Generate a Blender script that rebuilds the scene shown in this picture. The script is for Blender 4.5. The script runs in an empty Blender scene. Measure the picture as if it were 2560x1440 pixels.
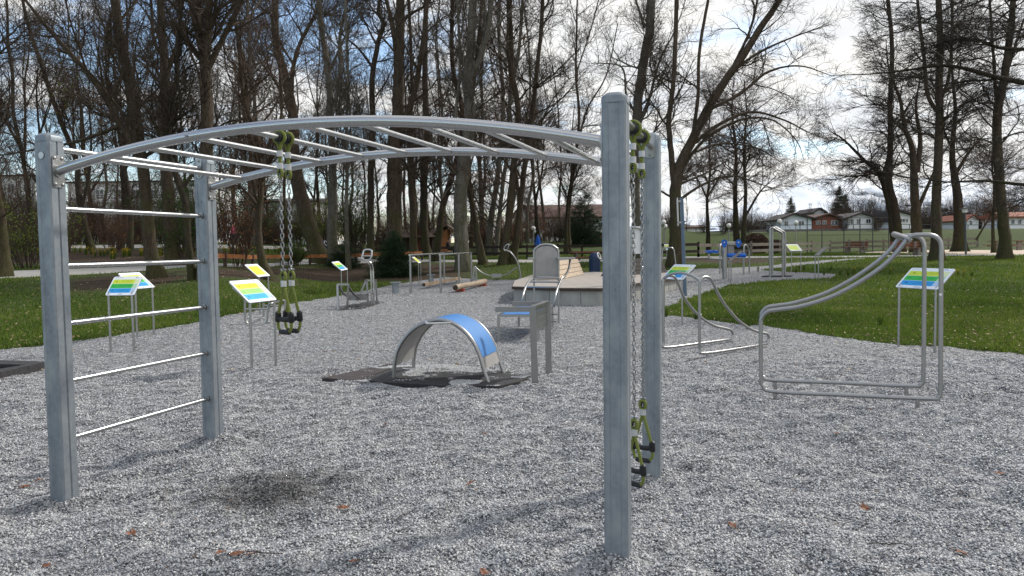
import bpy, math, random, numpy as np
from mathutils import Vector, Matrix, geometry
SEED = 7
rng = np.random.default_rng(SEED); random.seed(SEED)
scene = bpy.context.scene
col = scene.collection
R_ = math.radians
PI = math.pi

# ------------------------------------------------------------------ camera
FPX, PITCH, ROLL, CH = 1939.7, .0530, -.0135, 1.6
cp, sp, cr, sr = math.cos(PITCH), math.sin(PITCH), math.cos(ROLL), math.sin(ROLL)
FW = np.array([0, cp, -sp]); _up = np.array([0, sp, cp]); _rt = np.array([1., 0, 0])
RT = cr*_rt + sr*_up; UP = -sr*_rt + cr*_up
CAM = np.array([0, 0, CH])
cam = bpy.data.cameras.new('camera'); camo = bpy.data.objects.new('camera', cam); col.objects.link(camo)
cam.sensor_width = 36; cam.lens = FPX/2560*36; cam.clip_start = .05; cam.clip_end = 30000
camo.matrix_world = Matrix([[RT[0], UP[0], -FW[0], 0], [RT[1], UP[1], -FW[1], 0], [RT[2], UP[2], -FW[2], CH], [0, 0, 0, 1]])
scene.camera = camo

def ss(a, b, x):
    t = np.clip((x-a)/(b-a), 0, 1); return t*t*(3-2*t)
def ter(x, y):
    """height of the land at (x, y): flat play area, gentle rise beyond, a mound to the left, a bank behind on the right"""
    x = np.asarray(x, float); y = np.asarray(y, float)
    yy = np.maximum(y, 1e-3); t = x/yy
    L = .92*ss(13, 33, y) + 1.3*ss(33, 62, y)
    C = .78*ss(37, 50, y) + 1.3*ss(52, 75, y)
    Rr = .78*ss(19, 50, y)
    wl = ss(.20, .40, -t); wr = ss(.13, .26, t)
    z = L*wl + Rr*wr + C*(1-wl-wr)
    z = z + 2.0*ss(66, 80, y)*ss(.10, .2, t)
    return z
def ray(px, py): return FW*FPX + RT*(px-1280) - UP*(py-720)
def G(px, py, dz=0):
    """point of the land seen at a pixel"""
    d = ray(px, py); d = d/d[1]
    ys = np.arange(2, 400, .05)
    z = CH + d[2]*ys; h = ter(d[0]*ys, ys) + dz
    k = np.nonzero(z <= h)[0]
    y = ys[k[0]] if len(k) else 90.
    return np.array([d[0]*y, y, CH+d[2]*y])
def GF(px, py, z=0):
    d = ray(px, py); t = (z-CH)/d[2]; return CAM + d*t
def AT(px, py, y):
    d = ray(px, py); return CAM + d*(y/d[1])
def ON(px, py, P, N):
    d = ray(px, py); return CAM + d*(((P-CAM)@N)/(d@N))

# ------------------------------------------------------------------ object helpers
class MB:
    def __init__(s): s.v = []; s.f = []
    def add(s, vs, fs):
        n = len(s.v); s.v += [tuple(map(float, a)) for a in vs]; s.f += [tuple(n+i for i in f) for f in fs]; return s
    def box(s, c, size, X=(1, 0, 0), Y=(0, 1, 0), Z=(0, 0, 1)):
        c = np.array(c, float); X, Y, Z = [np.array(a, float) for a in (X, Y, Z)]
        X = X/np.linalg.norm(X)*size[0]/2; Y = Y/np.linalg.norm(Y)*size[1]/2; Z = Z/np.linalg.norm(Z)*size[2]/2
        vs = [c+a*X+b*Y+d*Z for d in (-1, 1) for b in (-1, 1) for a in (-1, 1)]
        return s.add(vs, [(0, 2, 3, 1), (4, 5, 7, 6), (0, 1, 5, 4), (2, 6, 7, 3), (0, 4, 6, 2), (1, 3, 7, 5)])
    def beam(s, a, b, w, h, up=(0, 0, 1)):
        a, b = np.array(a, float), np.array(b, float); T = b-a; L = np.linalg.norm(T); T = T/L
        S = np.cross(T, up); S /= np.linalg.norm(S); U = np.cross(S, T)
        return s.box((a+b)/2, (L, w, h), T, S, U)
    def tube(s, pts, r, sides=12, closed=False, cap=True, twist=0):
        P = np.array(pts, float); n = len(P); r = np.ones(n)*r if np.isscalar(r) else np.array(r)
        if closed: T = np.roll(P, -1, 0)-np.roll(P, 1, 0)
        else: T = np.gradient(P, axis=0)
        T /= np.linalg.norm(T, axis=1)[:, None]+1e-12
        a = np.array([0, 0, 1.]) if abs(T[0][2]) < .9 else np.array([1., 0, 0])
        U = np.cross(T[0], a); U /= np.linalg.norm(U); vs = []
        for i in range(n):
            U = U - T[i]*(U@T[i]); U /= np.linalg.norm(U); V = np.cross(T[i], U)
            for k in range(sides):
                q = 2*PI*k/sides+twist; vs.append(P[i]+r[i]*(math.cos(q)*U+math.sin(q)*V))
        fs = []
        m = n if closed else n-1
        for i in range(m):
            j = (i+1) % n
            for k in range(sides):
                l = (k+1) % sides; fs.append((i*sides+k, i*sides+l, j*sides+l, j*sides+k))
        if cap and not closed:
            fs.append(tuple(range(sides-1, -1, -1))); fs.append(tuple((n-1)*sides+k for k in range(sides)))
        return s.add(vs, fs)
    def prism(s, poly, a, b, X, Y):
        """extrude 2-d poly (in axes X, Y) from point a to point b"""
        a, b, X, Y = [np.array(q, float) for q in (a, b, X, Y)]; n = len(poly)
        vs = [a+p[0]*X+p[1]*Y for p in poly]+[b+p[0]*X+p[1]*Y for p in poly]
        fs = [(i, (i+1) % n, n+(i+1) % n, n+i) for i in range(n)]+[tuple(range(n-1, -1, -1)), tuple(range(n, 2*n))]
        return s.add(vs, fs)
    def sphere(s, c, r, seg=16, ring=10, sc=(1, 1, 1), zmin=-1.):
        c = np.array(c, float); vs = []; fs = []
        for i in range(ring+1):
            th = PI*i/ring
            for k in range(seg):
                q = 2*PI*k/seg; z = max(math.cos(th), zmin)
                vs.append(c+r*np.array([math.sin(th)*math.cos(q)*sc[0], math.sin(th)*math.sin(q)*sc[1], z*sc[2]]))
        for i in range(ring):
            for k in range(seg):
                l = (k+1) % seg; fs.append((i*seg+k, (i+1)*seg+k, (i+1)*seg+l, i*seg+l))
        return s.add(vs, fs)

def tag(o, label=None, cat=None, group=None, kind=None):
    if label: o['label'] = label
    if cat: o['category'] = cat
    if group: o['group'] = group
    if kind: o['kind'] = kind
    return o
def thing(name, label, cat, loc, rz=0., group=None):
    o = bpy.data.objects.new(name, None); col.objects.link(o)
    o.empty_display_size = .1
    o.location = tuple(float(a) for a in loc); o.rotation_euler = (0, 0, rz)
    return tag(o, label, cat, group)
def chain_parent(p):
    M = Matrix.Identity(4)
    while p is not None:
        M = (Matrix.Translation(p.location) @ p.rotation_euler.to_matrix().to_4x4()) @ M; p = p.parent
    return M
def raw(name, V, F, mat, parent=None, smooth=False, local=False, attrs=None):
    """V (n,3) array, F (m,k) array -> object; V in world space unless local"""
    V = np.asarray(V, np.float32); F = np.asarray(F, np.int32)
    me = bpy.data.meshes.new(name)
    me.vertices.add(len(V)); k = F.shape[1]
    me.loops.add(F.size); me.polygons.add(len(F))
    if parent is not None and not local:
        Mi = np.array(chain_parent(parent).inverted()); V = V@Mi[:3, :3].T.astype(np.float32)+Mi[:3, 3].astype(np.float32)
    me.vertices.foreach_set('co', V.astype(np.float32).ravel())
    me.loops.foreach_set('vertex_index', F.ravel())
    me.polygons.foreach_set('loop_start', np.arange(0, F.size, k, dtype=np.int32))
    try: me.polygons.foreach_set('loop_total', np.full(len(F), k, dtype=np.int32))
    except Exception: pass
    if smooth: me.polygons.foreach_set('use_smooth', np.ones(len(F), bool))
    if attrs:
        for nm, (dom, arr) in attrs.items():
            a = me.attributes.new(nm, 'FLOAT', dom); a.data.foreach_set('value', np.asarray(arr, np.float32))
    me.update(); me.validate()
    if mat: me.materials.append(mat)
    o = bpy.data.objects.new(name, me); col.objects.link(o); o.parent = parent
    return o
def part(name, mb, mat, parent=None, smooth=True, local=False, label=None, sharp=35):
    vs = [Vector(v) for v in mb.v]
    if parent is not None and not local:
        Mi = chain_parent(parent).inverted(); vs = [Mi @ v for v in vs]
    me = bpy.data.meshes.new(name); me.from_pydata([tuple(v) for v in vs], [], mb.f); me.validate(); me.update()
    if smooth:
        me.polygons.foreach_set('use_smooth', [True]*len(me.polygons))
        try: me.set_sharp_from_angle(angle=R_(sharp))
        except Exception: pass
    if mat: me.materials.append(mat)
    o = bpy.data.objects.new(name, me); col.objects.link(o); o.parent = parent
    if label: o['label'] = label
    return o
def copy_tree(o, parent=None, top=True):
    c = o.copy(); col.objects.link(c); c.parent = parent
    for ch in KIDS(o): copy_tree(ch, c, False)
    return c
def KIDS(o): return [x for x in list(o.children)]

def fillet(pts, rad, n=6, closed=False):
    P = [np.array(p, float) for p in pts]; out = []; N = len(P)
    rad = [rad]*N if np.isscalar(rad) else rad
    for i in range(N):
        if not closed and i in (0, N-1): out.append(P[i]); continue
        a, b, c = P[i-1], P[i], P[(i+1) % N]
        u = a-b; v = c-b; lu, lv = np.linalg.norm(u), np.linalg.norm(v); u /= lu; v /= lv
        ang = math.acos(max(-1, min(1, u@v)))
        if ang > 3.05 or rad[i] < 1e-4: out.append(b); continue
        d = min(rad[i]/math.tan(ang/2), lu*.48, lv*.48)
        p0, p1 = b+u*d, b+v*d
        for k in range(n+1):
            t = k/n; out.append((1-t)**2*p0+2*t*(1-t)*b+t*t*p1)
    return out
def catmull(pts, n, closed=False):
    P = np.array(pts, float); m = len(P)
    if closed: Q = np.vstack([P[-1:], P, P[:2]]); segs = m
    else: Q = np.vstack([2*P[0]-P[1], P, 2*P[-1]-P[-2]]); segs = m-1
    out = []
    for s in np.linspace(0, segs, n, endpoint=not closed):
        i = min(int(s), segs-1); t = s-i; a, b, c, d = Q[i], Q[i+1], Q[i+2], Q[i+3]
        out.append(.5*((2*b)+(-a+c)*t+(2*a-5*b+4*c-d)*t*t+(-a+3*b-3*c+d)*t**3))
    return np.array(out)

# ------------------------------------------------------------------ materials
class NT:
    def __init__(s, name):
        s.m = bpy.data.materials.new(name); s.m.use_nodes = True; s.t = s.m.node_tree; s.t.nodes.clear()
        s.out = s.n('ShaderNodeOutputMaterial')
    def n(s, typ, **kw):
        return s.t.nodes.new(typ)
    def l(s, a, b): s.t.links.new(a, b)
    def coord(s, obj=True):
        return s.n('ShaderNodeTexCoord').outputs['Object'] if obj else s.n('ShaderNodeNewGeometry').outputs['Position']
    def noise(s, vec, scale, detail=4, rough=.6, stretch=None):
        if stretch is not None:
            mp = s.n('ShaderNodeMapping'); mp.inputs['Scale'].default_value = stretch; s.l(vec, mp.inputs[0]); vec = mp.outputs[0]
        n = s.n('ShaderNodeTexNoise'); n.inputs['Scale'].default_value = scale; n.inputs['Detail'].default_value = detail; n.inputs['Roughness'].default_value = rough
        s.l(vec, n.inputs['Vector']); return n.outputs['Fac']
    def ramp(s, fac, stops):
        r = s.n('ShaderNodeValToRGB'); e = r.color_ramp.elements
        while len(e) < len(stops): e.new(.5)
        for i, (p, c) in enumerate(stops):
            e[i].position = p; e[i].color = (c[0], c[1], c[2], 1) if not np.isscalar(c) else (c, c, c, 1)
        s.l(fac, r.inputs[0]); return r.outputs[0]
    def mix(s, fac, a, b, mode='MIX'):
        m = s.n('ShaderNodeMix'); m.data_type = 'RGBA'; m.blend_type = mode
        for k, q in ((0, fac), (6, a), (7, b)):
            if hasattr(q, 'is_output'): s.l(q, m.inputs[k])
            elif np.isscalar(q): m.inputs[k].default_value = q
            else: m.inputs[k].default_value = (*q, 1)
        return m.outputs[2]
    def math(s, op, a, b=0., c=None):
        m = s.n('ShaderNodeMath'); m.operation = op
        for k, q in enumerate((a, b, c)):
            if q is None: continue
            if hasattr(q, 'is_output'): s.l(q, m.inputs[k])
            else: m.inputs[k].default_value = q
        return m.outputs[0]
    def bsdf(s, color, rough=.7, metal=0., bump=None, bstr=.3, bdist=.01, spec=.5, trans=0):
        b = s.n('ShaderNodeBsdfPrincipled')
        for k, q in (('Base Color', color), ('Roughness', rough), ('Metallic', metal)):
            if hasattr(q, 'is_output'): s.l(q, b.inputs[k])
            elif np.isscalar(q): b.inputs[k].default_value = q
            else: b.inputs[k].default_value = (*q, 1)
        b.inputs['Specular IOR Level'].default_value = spec
        if bump is not None:
            bp = s.n('ShaderNodeBump'); bp.inputs['Strength'].default_value = bstr; bp.inputs['Distance'].default_value = bdist
            s.l(bump, bp.inputs['Height']); s.l(bp.outputs[0], b.inputs['Normal'])
        s.l(b.outputs[0], s.out.inputs[0]); s.b = b
        return s.m
M = {}
def simple(name, c, rough=.6, metal=0., var=.12, scale=8., bstr=.15, spec=.4, stretch=None):
    t = NT(name); v = t.coord(); n = t.noise(v, scale, 5, .6, stretch)
    lo = tuple(max(0, a*(1-var)) for a in c); hi = tuple(min(1, a*(1+var)) for a in c)
    M[name] = t.bsdf(t.ramp(n, [(.3, lo), (.7, hi)]), rough, metal, n, bstr, .004, spec); return M[name]
def galvanised():
    t = NT('galvanised_steel'); v = t.coord()
    a = t.noise(v, 9, 6, .65, (1, 1, .45)); b = t.noise(v, 45, 4, .7, (1, 1, .22)); c = t.noise(v, 3, 3, .5, (1, 1, .3))
    base = t.ramp(a, [(.3, (.16, .185, .215)), (.5, (.225, .255, .285)), (.72, (.32, .35, .37))])
    streak = t.ramp(b, [(.62, 0.), (.74, 1.)])
    base = t.mix(t.math('MULTIPLY', streak, .35), base, (.10, .12, .14))
    base = t.mix(t.math('MULTIPLY', t.ramp(c, [(.5, 0.), (.7, 1.)]), .3), base, (.42, .47, .50))
    vo = t.n('ShaderNodeTexVoronoi'); vo.inputs['Scale'].default_value = 38; t.l(v, vo.inputs['Vector']); sc_ = t.n('ShaderNodeSeparateColor'); t.l(vo.outputs['Color'], sc_.inputs[0])
    base = t.mix(t.math('MULTIPLY', sc_.outputs[0], .26), base, (.34, .37, .39))
    r = t.ramp(a, [(.3, .62), (.7, .42)])
    M['galv'] = t.bsdf(base, r, .55, b, .12, .003)
galvanised()
def steel(name, c, rough, var=.1):
    t = NT(name); v = t.coord(); n = t.noise(v, 14, 5, .65); s2 = t.noise(v, 120, 3, .6, (1, 1, .08))
    colr = t.ramp(n, [(.3, tuple(a*(1-var) for a in c)), (.7, c)])
    rr = t.math('ADD', t.math('MULTIPLY', n, .06), rough-.03)
    M[name] = t.bsdf(colr, rr, 1.0, None)
steel('stainless', (.50, .50, .50), .25, .02)
steel('chain_steel', (.34, .34, .34), .26, .03)
steel('satin_steel', (.38, .38, .38), .36)
steel('dark_steel', (.30, .30, .30), .45)
simple('ferrule', (.55, .56, .57), .45, .7)
def rope():
    t = NT('rope'); v = t.coord()
    w = t.n('ShaderNodeTexWave'); w.inputs['Scale'].default_value = 60; w.inputs['Distortion'].default_value = 1.5; w.bands_direction = 'DIAGONAL'; t.l(v, w.inputs[0])
    c = t.ramp(w.outputs['Fac'], [(.1, (.06, .08, .012)), (.6, (.22, .26, .05))])
    M['rope'] = t.bsdf(c, .8, 0, w.outputs['Fac'], .6, .003)
rope()
simple('black_rubber', (.012, .012, .014), .42)
simple('dark_rope', (.05, .07, .03), .8)
def gravel(name, dark=False, stone=False):
    t = NT(name); p = t.coord(False)
    if stone:
        at = t.n('ShaderNodeAttribute'); at.attribute_name = 'rnd'
        c = t.ramp(at.outputs['Fac'], [(0, (.15, .155, .17)), (.2, (.29, .295, .315)), (.6, (.43, .435, .45)), (1, (.66, .66, .65))])
        bump = None
    else:
        sep = t.n('ShaderNodeTexVoronoi'); sep.inputs['Scale'].default_value = 62; sep.inputs['Randomness'].default_value = 1
        wp = t.n('ShaderNodeTexNoise'); wp.inputs['Scale'].default_value = 30; t.l(p, wp.inputs['Vector'])
        va = t.n('ShaderNodeVectorMath'); va.operation = 'MULTIPLY_ADD'; va.inputs[1].default_value = (.02, .02, .02); t.l(wp.outputs['Color'], va.inputs[0]); t.l(p, va.inputs[2])
        t.l(va.outputs[0], sep.inputs['Vector'])
        sx = t.n('ShaderNodeSeparateColor'); t.l(sep.outputs['Color'], sx.inputs[0])
        c = t.ramp(sx.outputs[0], [(0, (.22, .225, .24)), (.3, (.34, .35, .37)), (.7, (.47, .475, .485)), (1, (.64, .64, .63))])
        gap = t.ramp(sep.outputs['Distance'], [(.35, 1.), (.75, 0.)])
        c = t.mix(t.math('SUBTRACT', 1., gap), c, (.06, .06, .065))
        bump = t.math('SUBTRACT', 1., sep.outputs['Distance'])
    if not stone:
        m1 = t.noise(p, 16, 3, .75, (1, .6, 1)); c = t.mix(t.ramp(m1, [(.44, .75), (.54, 0.)]), c, t.mix(1., c, (.34, .34, .36), 'MULTIPLY'))
        m2 = t.noise(p, 7, 4, .75); c = t.mix(t.ramp(m2, [(.54, 0.), (.66, .5)]), c, (.62, .62, .61))
    # soil stain with its own place and ragged outline
    big = t.noise(p, 1.1, 5, .65); fine = t.noise(p, 9, 5, .7)
    ds = t.n('ShaderNodeVectorMath'); ds.operation = 'SUBTRACT'; t.l(p, ds.inputs[0]); ds.inputs[1].default_value = STAIN
    sc = t.n('ShaderNodeVectorMath'); sc.operation = 'MULTIPLY'; t.l(ds.outputs[0], sc.inputs[0]); sc.inputs[1].default_value = (.85, .95, 0)
    ln = t.n('ShaderNodeVectorMath'); ln.operation = 'LENGTH'; t.l(sc.outputs[0], ln.inputs[0])
    q = t.math('ADD', ln.outputs['Value'], t.math('MULTIPLY', t.math('SUBTRACT', fine, .5), 1.3))
    q = t.math('ADD', q, t.math('MULTIPLY', t.math('SUBTRACT', big, .5), .8))
    stain = t.ramp(q, [(.12, .85), (.62, 0.)])
    c = t.mix(stain, c, t.mix(1., c, (.17, .165, .155), 'MULTIPLY'))
    dirt = t.ramp(t.noise(p, .55, 6, .7), [(.45, 0.), (.75, .35)])
    c = t.mix(dirt, c, t.mix(1., c, (.66, .66, .68), 'MULTIPLY'))
    M[name] = t.bsdf(c, .8, 0, bump, .9, .012, .35)
STAIN = tuple(GF(700, 1225))
gravel('gravel'); gravel('gravel_stone', stone=True)
def pathmat():
    t = NT('path_grit'); p = t.coord(False)
    a = t.noise(p, 2.5, 6, .75); b = t.noise(p, 40, 4, .8)
    c = t.ramp(a, [(.3, (.30, .29, .27)), (.7, (.47, .455, .43))]); c = t.mix(t.math('MULTIPLY', b, .4), c, (.22, .21, .2))
    M['path'] = t.bsdf(c, .9, 0, b, .5, .01)
pathmat()
def grassground():
    t = NT('lawn'); p = t.coord(False)
    a = t.noise(p, .35, 5, .6); b = t.noise(p, 7, 6, .75); d = t.noise(p, 40, 3, .8); e = t.noise(p, .16, 4, .6)
    c = t.ramp(b, [(.3, (.02, .03, .008)), (.55, (.045, .070, .014)), (.75, (.08, .115, .022))])
    c2 = t.ramp(d, [(.35, (.02, .028, .01)), (.65, (.09, .12, .03))]); c = t.mix(.4, c, c2)
    soil = t.ramp(d, [(.3, (.025, .017, .011)), (.7, (.075, .05, .032))])
    x = t.n('ShaderNodeSeparateXYZ'); t.l(p, x.inputs[0])
    # bare leaf-littered soil under the trees behind the left lawn
    at = t.n('ShaderNodeAttribute'); at.attribute_name = 'soil'
    f = t.math('ADD', at.outputs['Fac'], t.math('MULTIPLY', t.math('SUBTRACT', b, .5), 1.6)); f = t.math('ADD', f, t.math('MULTIPLY', t.math('SUBTRACT', a, .5), 1.2))
    f = t.ramp(f, [(.52, 0.), (.74, 1.)])
    c = t.mix(f, c, soil)
    M['lawn'] = t.bsdf(c, .95, 0, d, .6, .03, .2)
grassground()
def blades():
    t = NT('grass_blade'); at = t.n('ShaderNodeAttribute'); at.attribute_name = 'rnd'
    c = t.ramp(at.outputs['Fac'], [(0, (.04, .065, .012)), (.45, (.09, .15, .018)), (.8, (.18, .24, .035)), (1, (.38, .32, .13))])
    m = t.bsdf(c, .6, 0, None, spec=.25)
    tr = t.n('ShaderNodeBsdfTranslucent'); t.l(c, tr.inputs[0]); mx = t.n('ShaderNodeMixShader'); mx.inputs[0].default_value = .35
    t.l(t.b.outputs[0], mx.inputs[1]); t.l(tr.outputs[0], mx.inputs[2]); t.l(mx.outputs[0], t.out.inputs[0]); M['blade'] = m
blades()
def leafmat(name, lo, hi, tl=.4):
    t = NT(name); at = t.n('ShaderNodeAttribute'); at.attribute_name = 'rnd'
    c = t.ramp(at.outputs['Fac'], [(0, lo), (1, hi)]); m = t.bsdf(c, .6, 0, None, spec=.25)
    tr = t.n('ShaderNodeBsdfTranslucent'); t.l(c, tr.inputs[0]); mx = t.n('ShaderNodeMixShader'); mx.inputs[0].default_value = tl
    t.l(t.b.outputs[0], mx.inputs[1]); t.l(tr.outputs[0], mx.inputs[2]); t.l(mx.outputs[0], t.out.inputs[0]); M[name] = m
leafmat('young_leaf', (.10, .17, .02), (.28, .36, .05)); leafmat('green_leaf', (.02, .06, .01), (.07, .16, .02))
leafmat('needle', (.006, .02, .008), (.022, .06, .02), .15); leafmat('brown_leaf', (.12, .045, .02), (.36, .17, .08))
leafmat('litter', (.10, .05, .03), (.45, .33, .2), .1); leafmat('daffodil', (.55, .40, .02), (.75, .60, .03))
def bark(name, a, b, moss=.5):
    t = NT(name); v = t.coord(False)
    n = t.noise(v, 5, 6, .7, (1, 1, .25)); m = t.noise(v, 1.3, 4, .6); k = t.noise(v, 24, 5, .75, (1, 1, .3))
    c = t.ramp(n, [(.3, a), (.7, b)])
    c = t.mix(t.ramp(k, [(.45, .0), (.62, .8)]), c, tuple(q*.4 for q in a))
    z = t.n('ShaderNodeSeparateXYZ'); t.l(v, z.inputs[0])
    mf = t.math('SUBTRACT', t.math('MULTIPLY', m, 1.6), t.math('MULTIPLY', z.outputs[2], .09))
    mf = t.math('MULTIPLY', t.ramp(mf, [(.42, 0.), (.75, 1.)]), moss)
    c = t.mix(mf, c, (.055, .065, .015))
    M[name] = t.bsdf(c, .9, 0, k, .8, .05, .2)
bark('bark_brown', (.055, .040, .028), (.125, .098, .070)); bark('bark_grey', (.10, .092, .075), (.22, .20, .165), .45); bark('bark_dark', (.034, .027, .020), (.082, .066, .050), .5)
simple('twig', (.060, .043, .031), .9, var=.3, scale=2.); simple('twig_red', (.095, .057, .040), .9, var=.3, scale=2.); simple('twig_dark', (.038, .028, .022), .9, var=.3, scale=2.)
simple('blue_mat', (.055, .21, .52), .42, var=.05, scale=5); simple('blue_plastic', (.01, .12, .55), .35, var=.05); simple('grey_panel', (.34, .33, .32), .5, .3)
simple('rubber_mat', (.035, .034, .036), .85, var=.4, scale=18, bstr=.6); simple('rubber_edge', (.055, .045, .045), .85, var=.3, scale=12)
simple('concrete', (.33, .33, .31), .85, var=.22, scale=2.5, bstr=.3, stretch=(1, 1, .4)); simple('deck_wood', (.44, .36, .29), .8, var=.25, scale=3, stretch=(1, 6, 1))
simple('bench_wood', (.50, .40, .30), .75, var=.25, scale=6, stretch=(1, 1, 6)); simple('dark_slat', (.03, .025, .022), .7, var=.3)
simple('timber', (.45, .33, .22), .75, var=.25, scale=6, stretch=(1, .3, 4)); simple('log_wood', (.36, .28, .20), .75, var=.3, scale=5, stretch=(2, .5, 2))
simple('timber_end', (.05, .035, .025), .8); simple('red_bracket', (.35, .05, .03), .6); simple('orange_wood', (.42, .17, .06), .75, var=.3, scale=5)
simple('post_wood', (.07, .045, .03), .85, var=.3); simple('dark_fence', (.035, .025, .02), .85, var=.3); simple('grey_fence', (.22, .19, .16), .85, var=.3, scale=4)
simple('redwood', (.20, .07, .045), .7, var=.25); simple('bin_blue', (.012, .03, .085), .4); simple('bin_grey', (.25, .27, .29), .5); simple('white_paint', (.78, .78, .78), .5, var=.04)
simple('pole_blue', (.12, .17, .24), .45, .4, .1); simple('cabin_wood', (.46, .19, .07), .7, var=.2, scale=3, stretch=(1, 1, 8)); simple('shingle', (.16, .115, .09), .85, var=.35, scale=14, bstr=.5)
simple('white_wall', (.88, .89, .90), .85, var=.05, scale=1.); simple('blue_wall', (.76, .83, .93), .85, var=.04, scale=1.); simple('brick', (.27, .105, .07), .85, var=.25, scale=9); simple('roof_brown', (.10, .055, .045), .85, var=.35, scale=5)
simple('roof_red', (.30, .11, .07), .85, var=.3, scale=5); simple('roof_dark', (.05, .04, .04), .8, var=.3, scale=5); simple('window_glass', (.05, .06, .07), .12, spec=.8); simple('stone_wall', (.17, .165, .16), .9, var=.3, scale=2, bstr=.4)
simple('globe_white', (.93, .93, .92), .35, var=.02); simple('skin', (.50, .30, .22), .6); simple('pink_cloth', (.50, .08, .14), .8); simple('dark_cloth', (.02, .02, .025), .85); simple('hair', (.03, .02, .015), .7)
simple('sand', (.55, .45, .35), .95, var=.15); simple('net_steel', (.10, .11, .11), .6, .5)
def lamps():
    pass
def signmat(name, stripes, w, h):
    """printed board face: local X across (0..w), Z... uses Object coordinates of the panel face, x across, y up the slope"""
    t = NT(name); v = t.coord(); s = t.n('ShaderNodeSeparateXYZ'); t.l(v, s.inputs[0])
    y = t.math('DIVIDE', s.outputs[1], h); x = t.math('DIVIDE', s.outputs[0], w)
    c = (.78, .82, .88)
    def band(val, a, b): return t.math('MULTIPLY', t.math('GREATER_THAN', val, a), t.math('LESS_THAN', val, b))
    inx = band(x, .045, .955)
    cur = None
    for (a, b, cc) in stripes:
        f = t.math('MULTIPLY', band(y, a, b), inx); cur = t.mix(f, cur if cur is not None else c, cc)
        pale = tuple(min(1, q*.5+.4) for q in cc)
        cur = t.mix(t.math('MULTIPLY', f, t.math('GREATER_THAN', x, .80)), cur, pale)
        # lines of fine print
        n = t.n('ShaderNodeTexNoise'); n.inputs['Scale'].default_value = 90; mp = t.n('ShaderNodeMapping'); mp.inputs['Scale'].default_value = (1, .12, 1); t.l(v, mp.inputs[0]); t.l(mp.outputs[0], n.inputs['Vector'])
        for k in (.35, .55, .75):
            yy = a+(b-a)*k
            ff = t.math('MULTIPLY', band(y, yy-.008, yy+.012), band(x, .34, .72)); ff = t.math('MULTIPLY', ff, t.math('GREATER_THAN', n.outputs['Fac'], .46))
            cur = t.mix(t.math('MULTIPLY', ff, .55), cur, tuple(q*.35 for q in cc))
        ff = t.math('MULTIPLY', band(y, a+(b-a)*.35, a+(b-a)*.7), band(x, .12, .2)); ff = t.math('MULTIPLY', ff, t.math('GREATER_THAN', n.outputs['Fac'], .5))
        cur = t.mix(t.math('MULTIPLY', ff, .75), cur, tuple(q*.25 for q in cc))
    n2 = t.n('ShaderNodeTexNoise'); n2.inputs['Scale'].default_value = 130; t.l(v, n2.inputs['Vector'])
    for (y0, y1, x0, x1, cc, th) in ((.93, .955, .06, .36, (.15, .2, .4), .42), (.885, .9, .06, .24, (.3, .35, .5), .45), (.925, .96, .78, .86, (.02, .05, .2), .4), (.03, .07, .05, .18, (.15, .2, .3), .5), (.03, .075, .42, .58, (.02, .05, .15), .47), (.885, .90, .74, .93, (.2, .25, .4), .48)):
        f = t.math('MULTIPLY', band(y, y0, y1), band(x, x0, x1)); f = t.math('MULTIPLY', f, t.math('GREATER_THAN', n2.outputs['Fac'], th)); cur = t.mix(t.math('MULTIPLY', f, .8), cur, cc)
    return t.bsdf(cur, .6, 0, None, spec=.3)

# ------------------------------------------------------------------ ground
def vnoise(x, y, scale, seed=0):
    x = np.asarray(x)*scale; y = np.asarray(y)*scale; xi = np.floor(x).astype(np.int64); yi = np.floor(y).astype(np.int64); fx = x-xi; fy = y-yi
    fx = fx*fx*(3-2*fx); fy = fy*fy*(3-2*fy)
    def h(a, b):
        q = (a*374761393+b*668265263+seed*1442695041) & 0x7fffffff; q = ((q ^ (q >> 13))*1274126177) & 0x7fffffff
        return ((q ^ (q >> 16)) & 0xffff)/65535.
    return (h(xi, yi)*(1-fx)+h(xi+1, yi)*fx)*(1-fy)+(h(xi, yi+1)*(1-fx)+h(xi+1, yi+1)*fx)*fy
BASES = [(-2.9095, 4.9411), (.5248, 3.8896), (-2.4818, 6.3381), (.9526, 5.2866)]
def lump(x, y):
    a = .034*(vnoise(x, y, 2.1, 1)-.5)+.060*(vnoise(x+.3*y, y, 4.3, 2)-.5)+.046*(vnoise(x-.4*y, y, 8.2, 3)-.5)
    a = a*(1-.55*ss(8, 14, np.asarray(y, float)))
    a = a-.055*np.exp(-((np.asarray(y, float)-8.1)/.75)**2)*ss(2.3, 2.8, x)*ss(4.9, 4.4, x)
    for bx, by in BASES: a = a+.045*np.exp(-((x-bx)**2+(y-by)**2)/.03)
    return a
def inpoly(x, y, poly):
    P = np.array(poly); n = len(P); r = np.zeros(len(x), bool); j = n-1
    for i in range(n):
        xi, yi, xj, yj = P[i][0], P[i][1], P[j][0], P[j][1]
        c = ((yi > y) != (yj > y)) & (x < (xj-xi)*(y-yi)/((yj-yi) if yj != yi else 1e-12)+xi); r ^= c; j = i
    return r
def ragged(poly, step, amp, seed):
    out = []; n = len(poly)
    for i in range(n):
        a, b = np.array(poly[i]), np.array(poly[(i+1) % n]); L = np.linalg.norm(b-a)
        st = max(step, .012*min(a[1], b[1]) if min(a[1], b[1]) > 0 else step)
        k = max(1, int(L/st)) if max(abs(a[0]), abs(b[0])) < 45 else 1
        for q in range(k):
            p = a+(b-a)*q/k; d = np.array([-(b-a)[1], (b-a)[0]])/max(L, 1e-6)
            w = (vnoise(p[0], p[1], 1.1, seed)-.5)*2*amp+(vnoise(p[0], p[1], 5, seed+9)-.5)*amp
            out.append(p+d*float(w))
    return out
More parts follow.
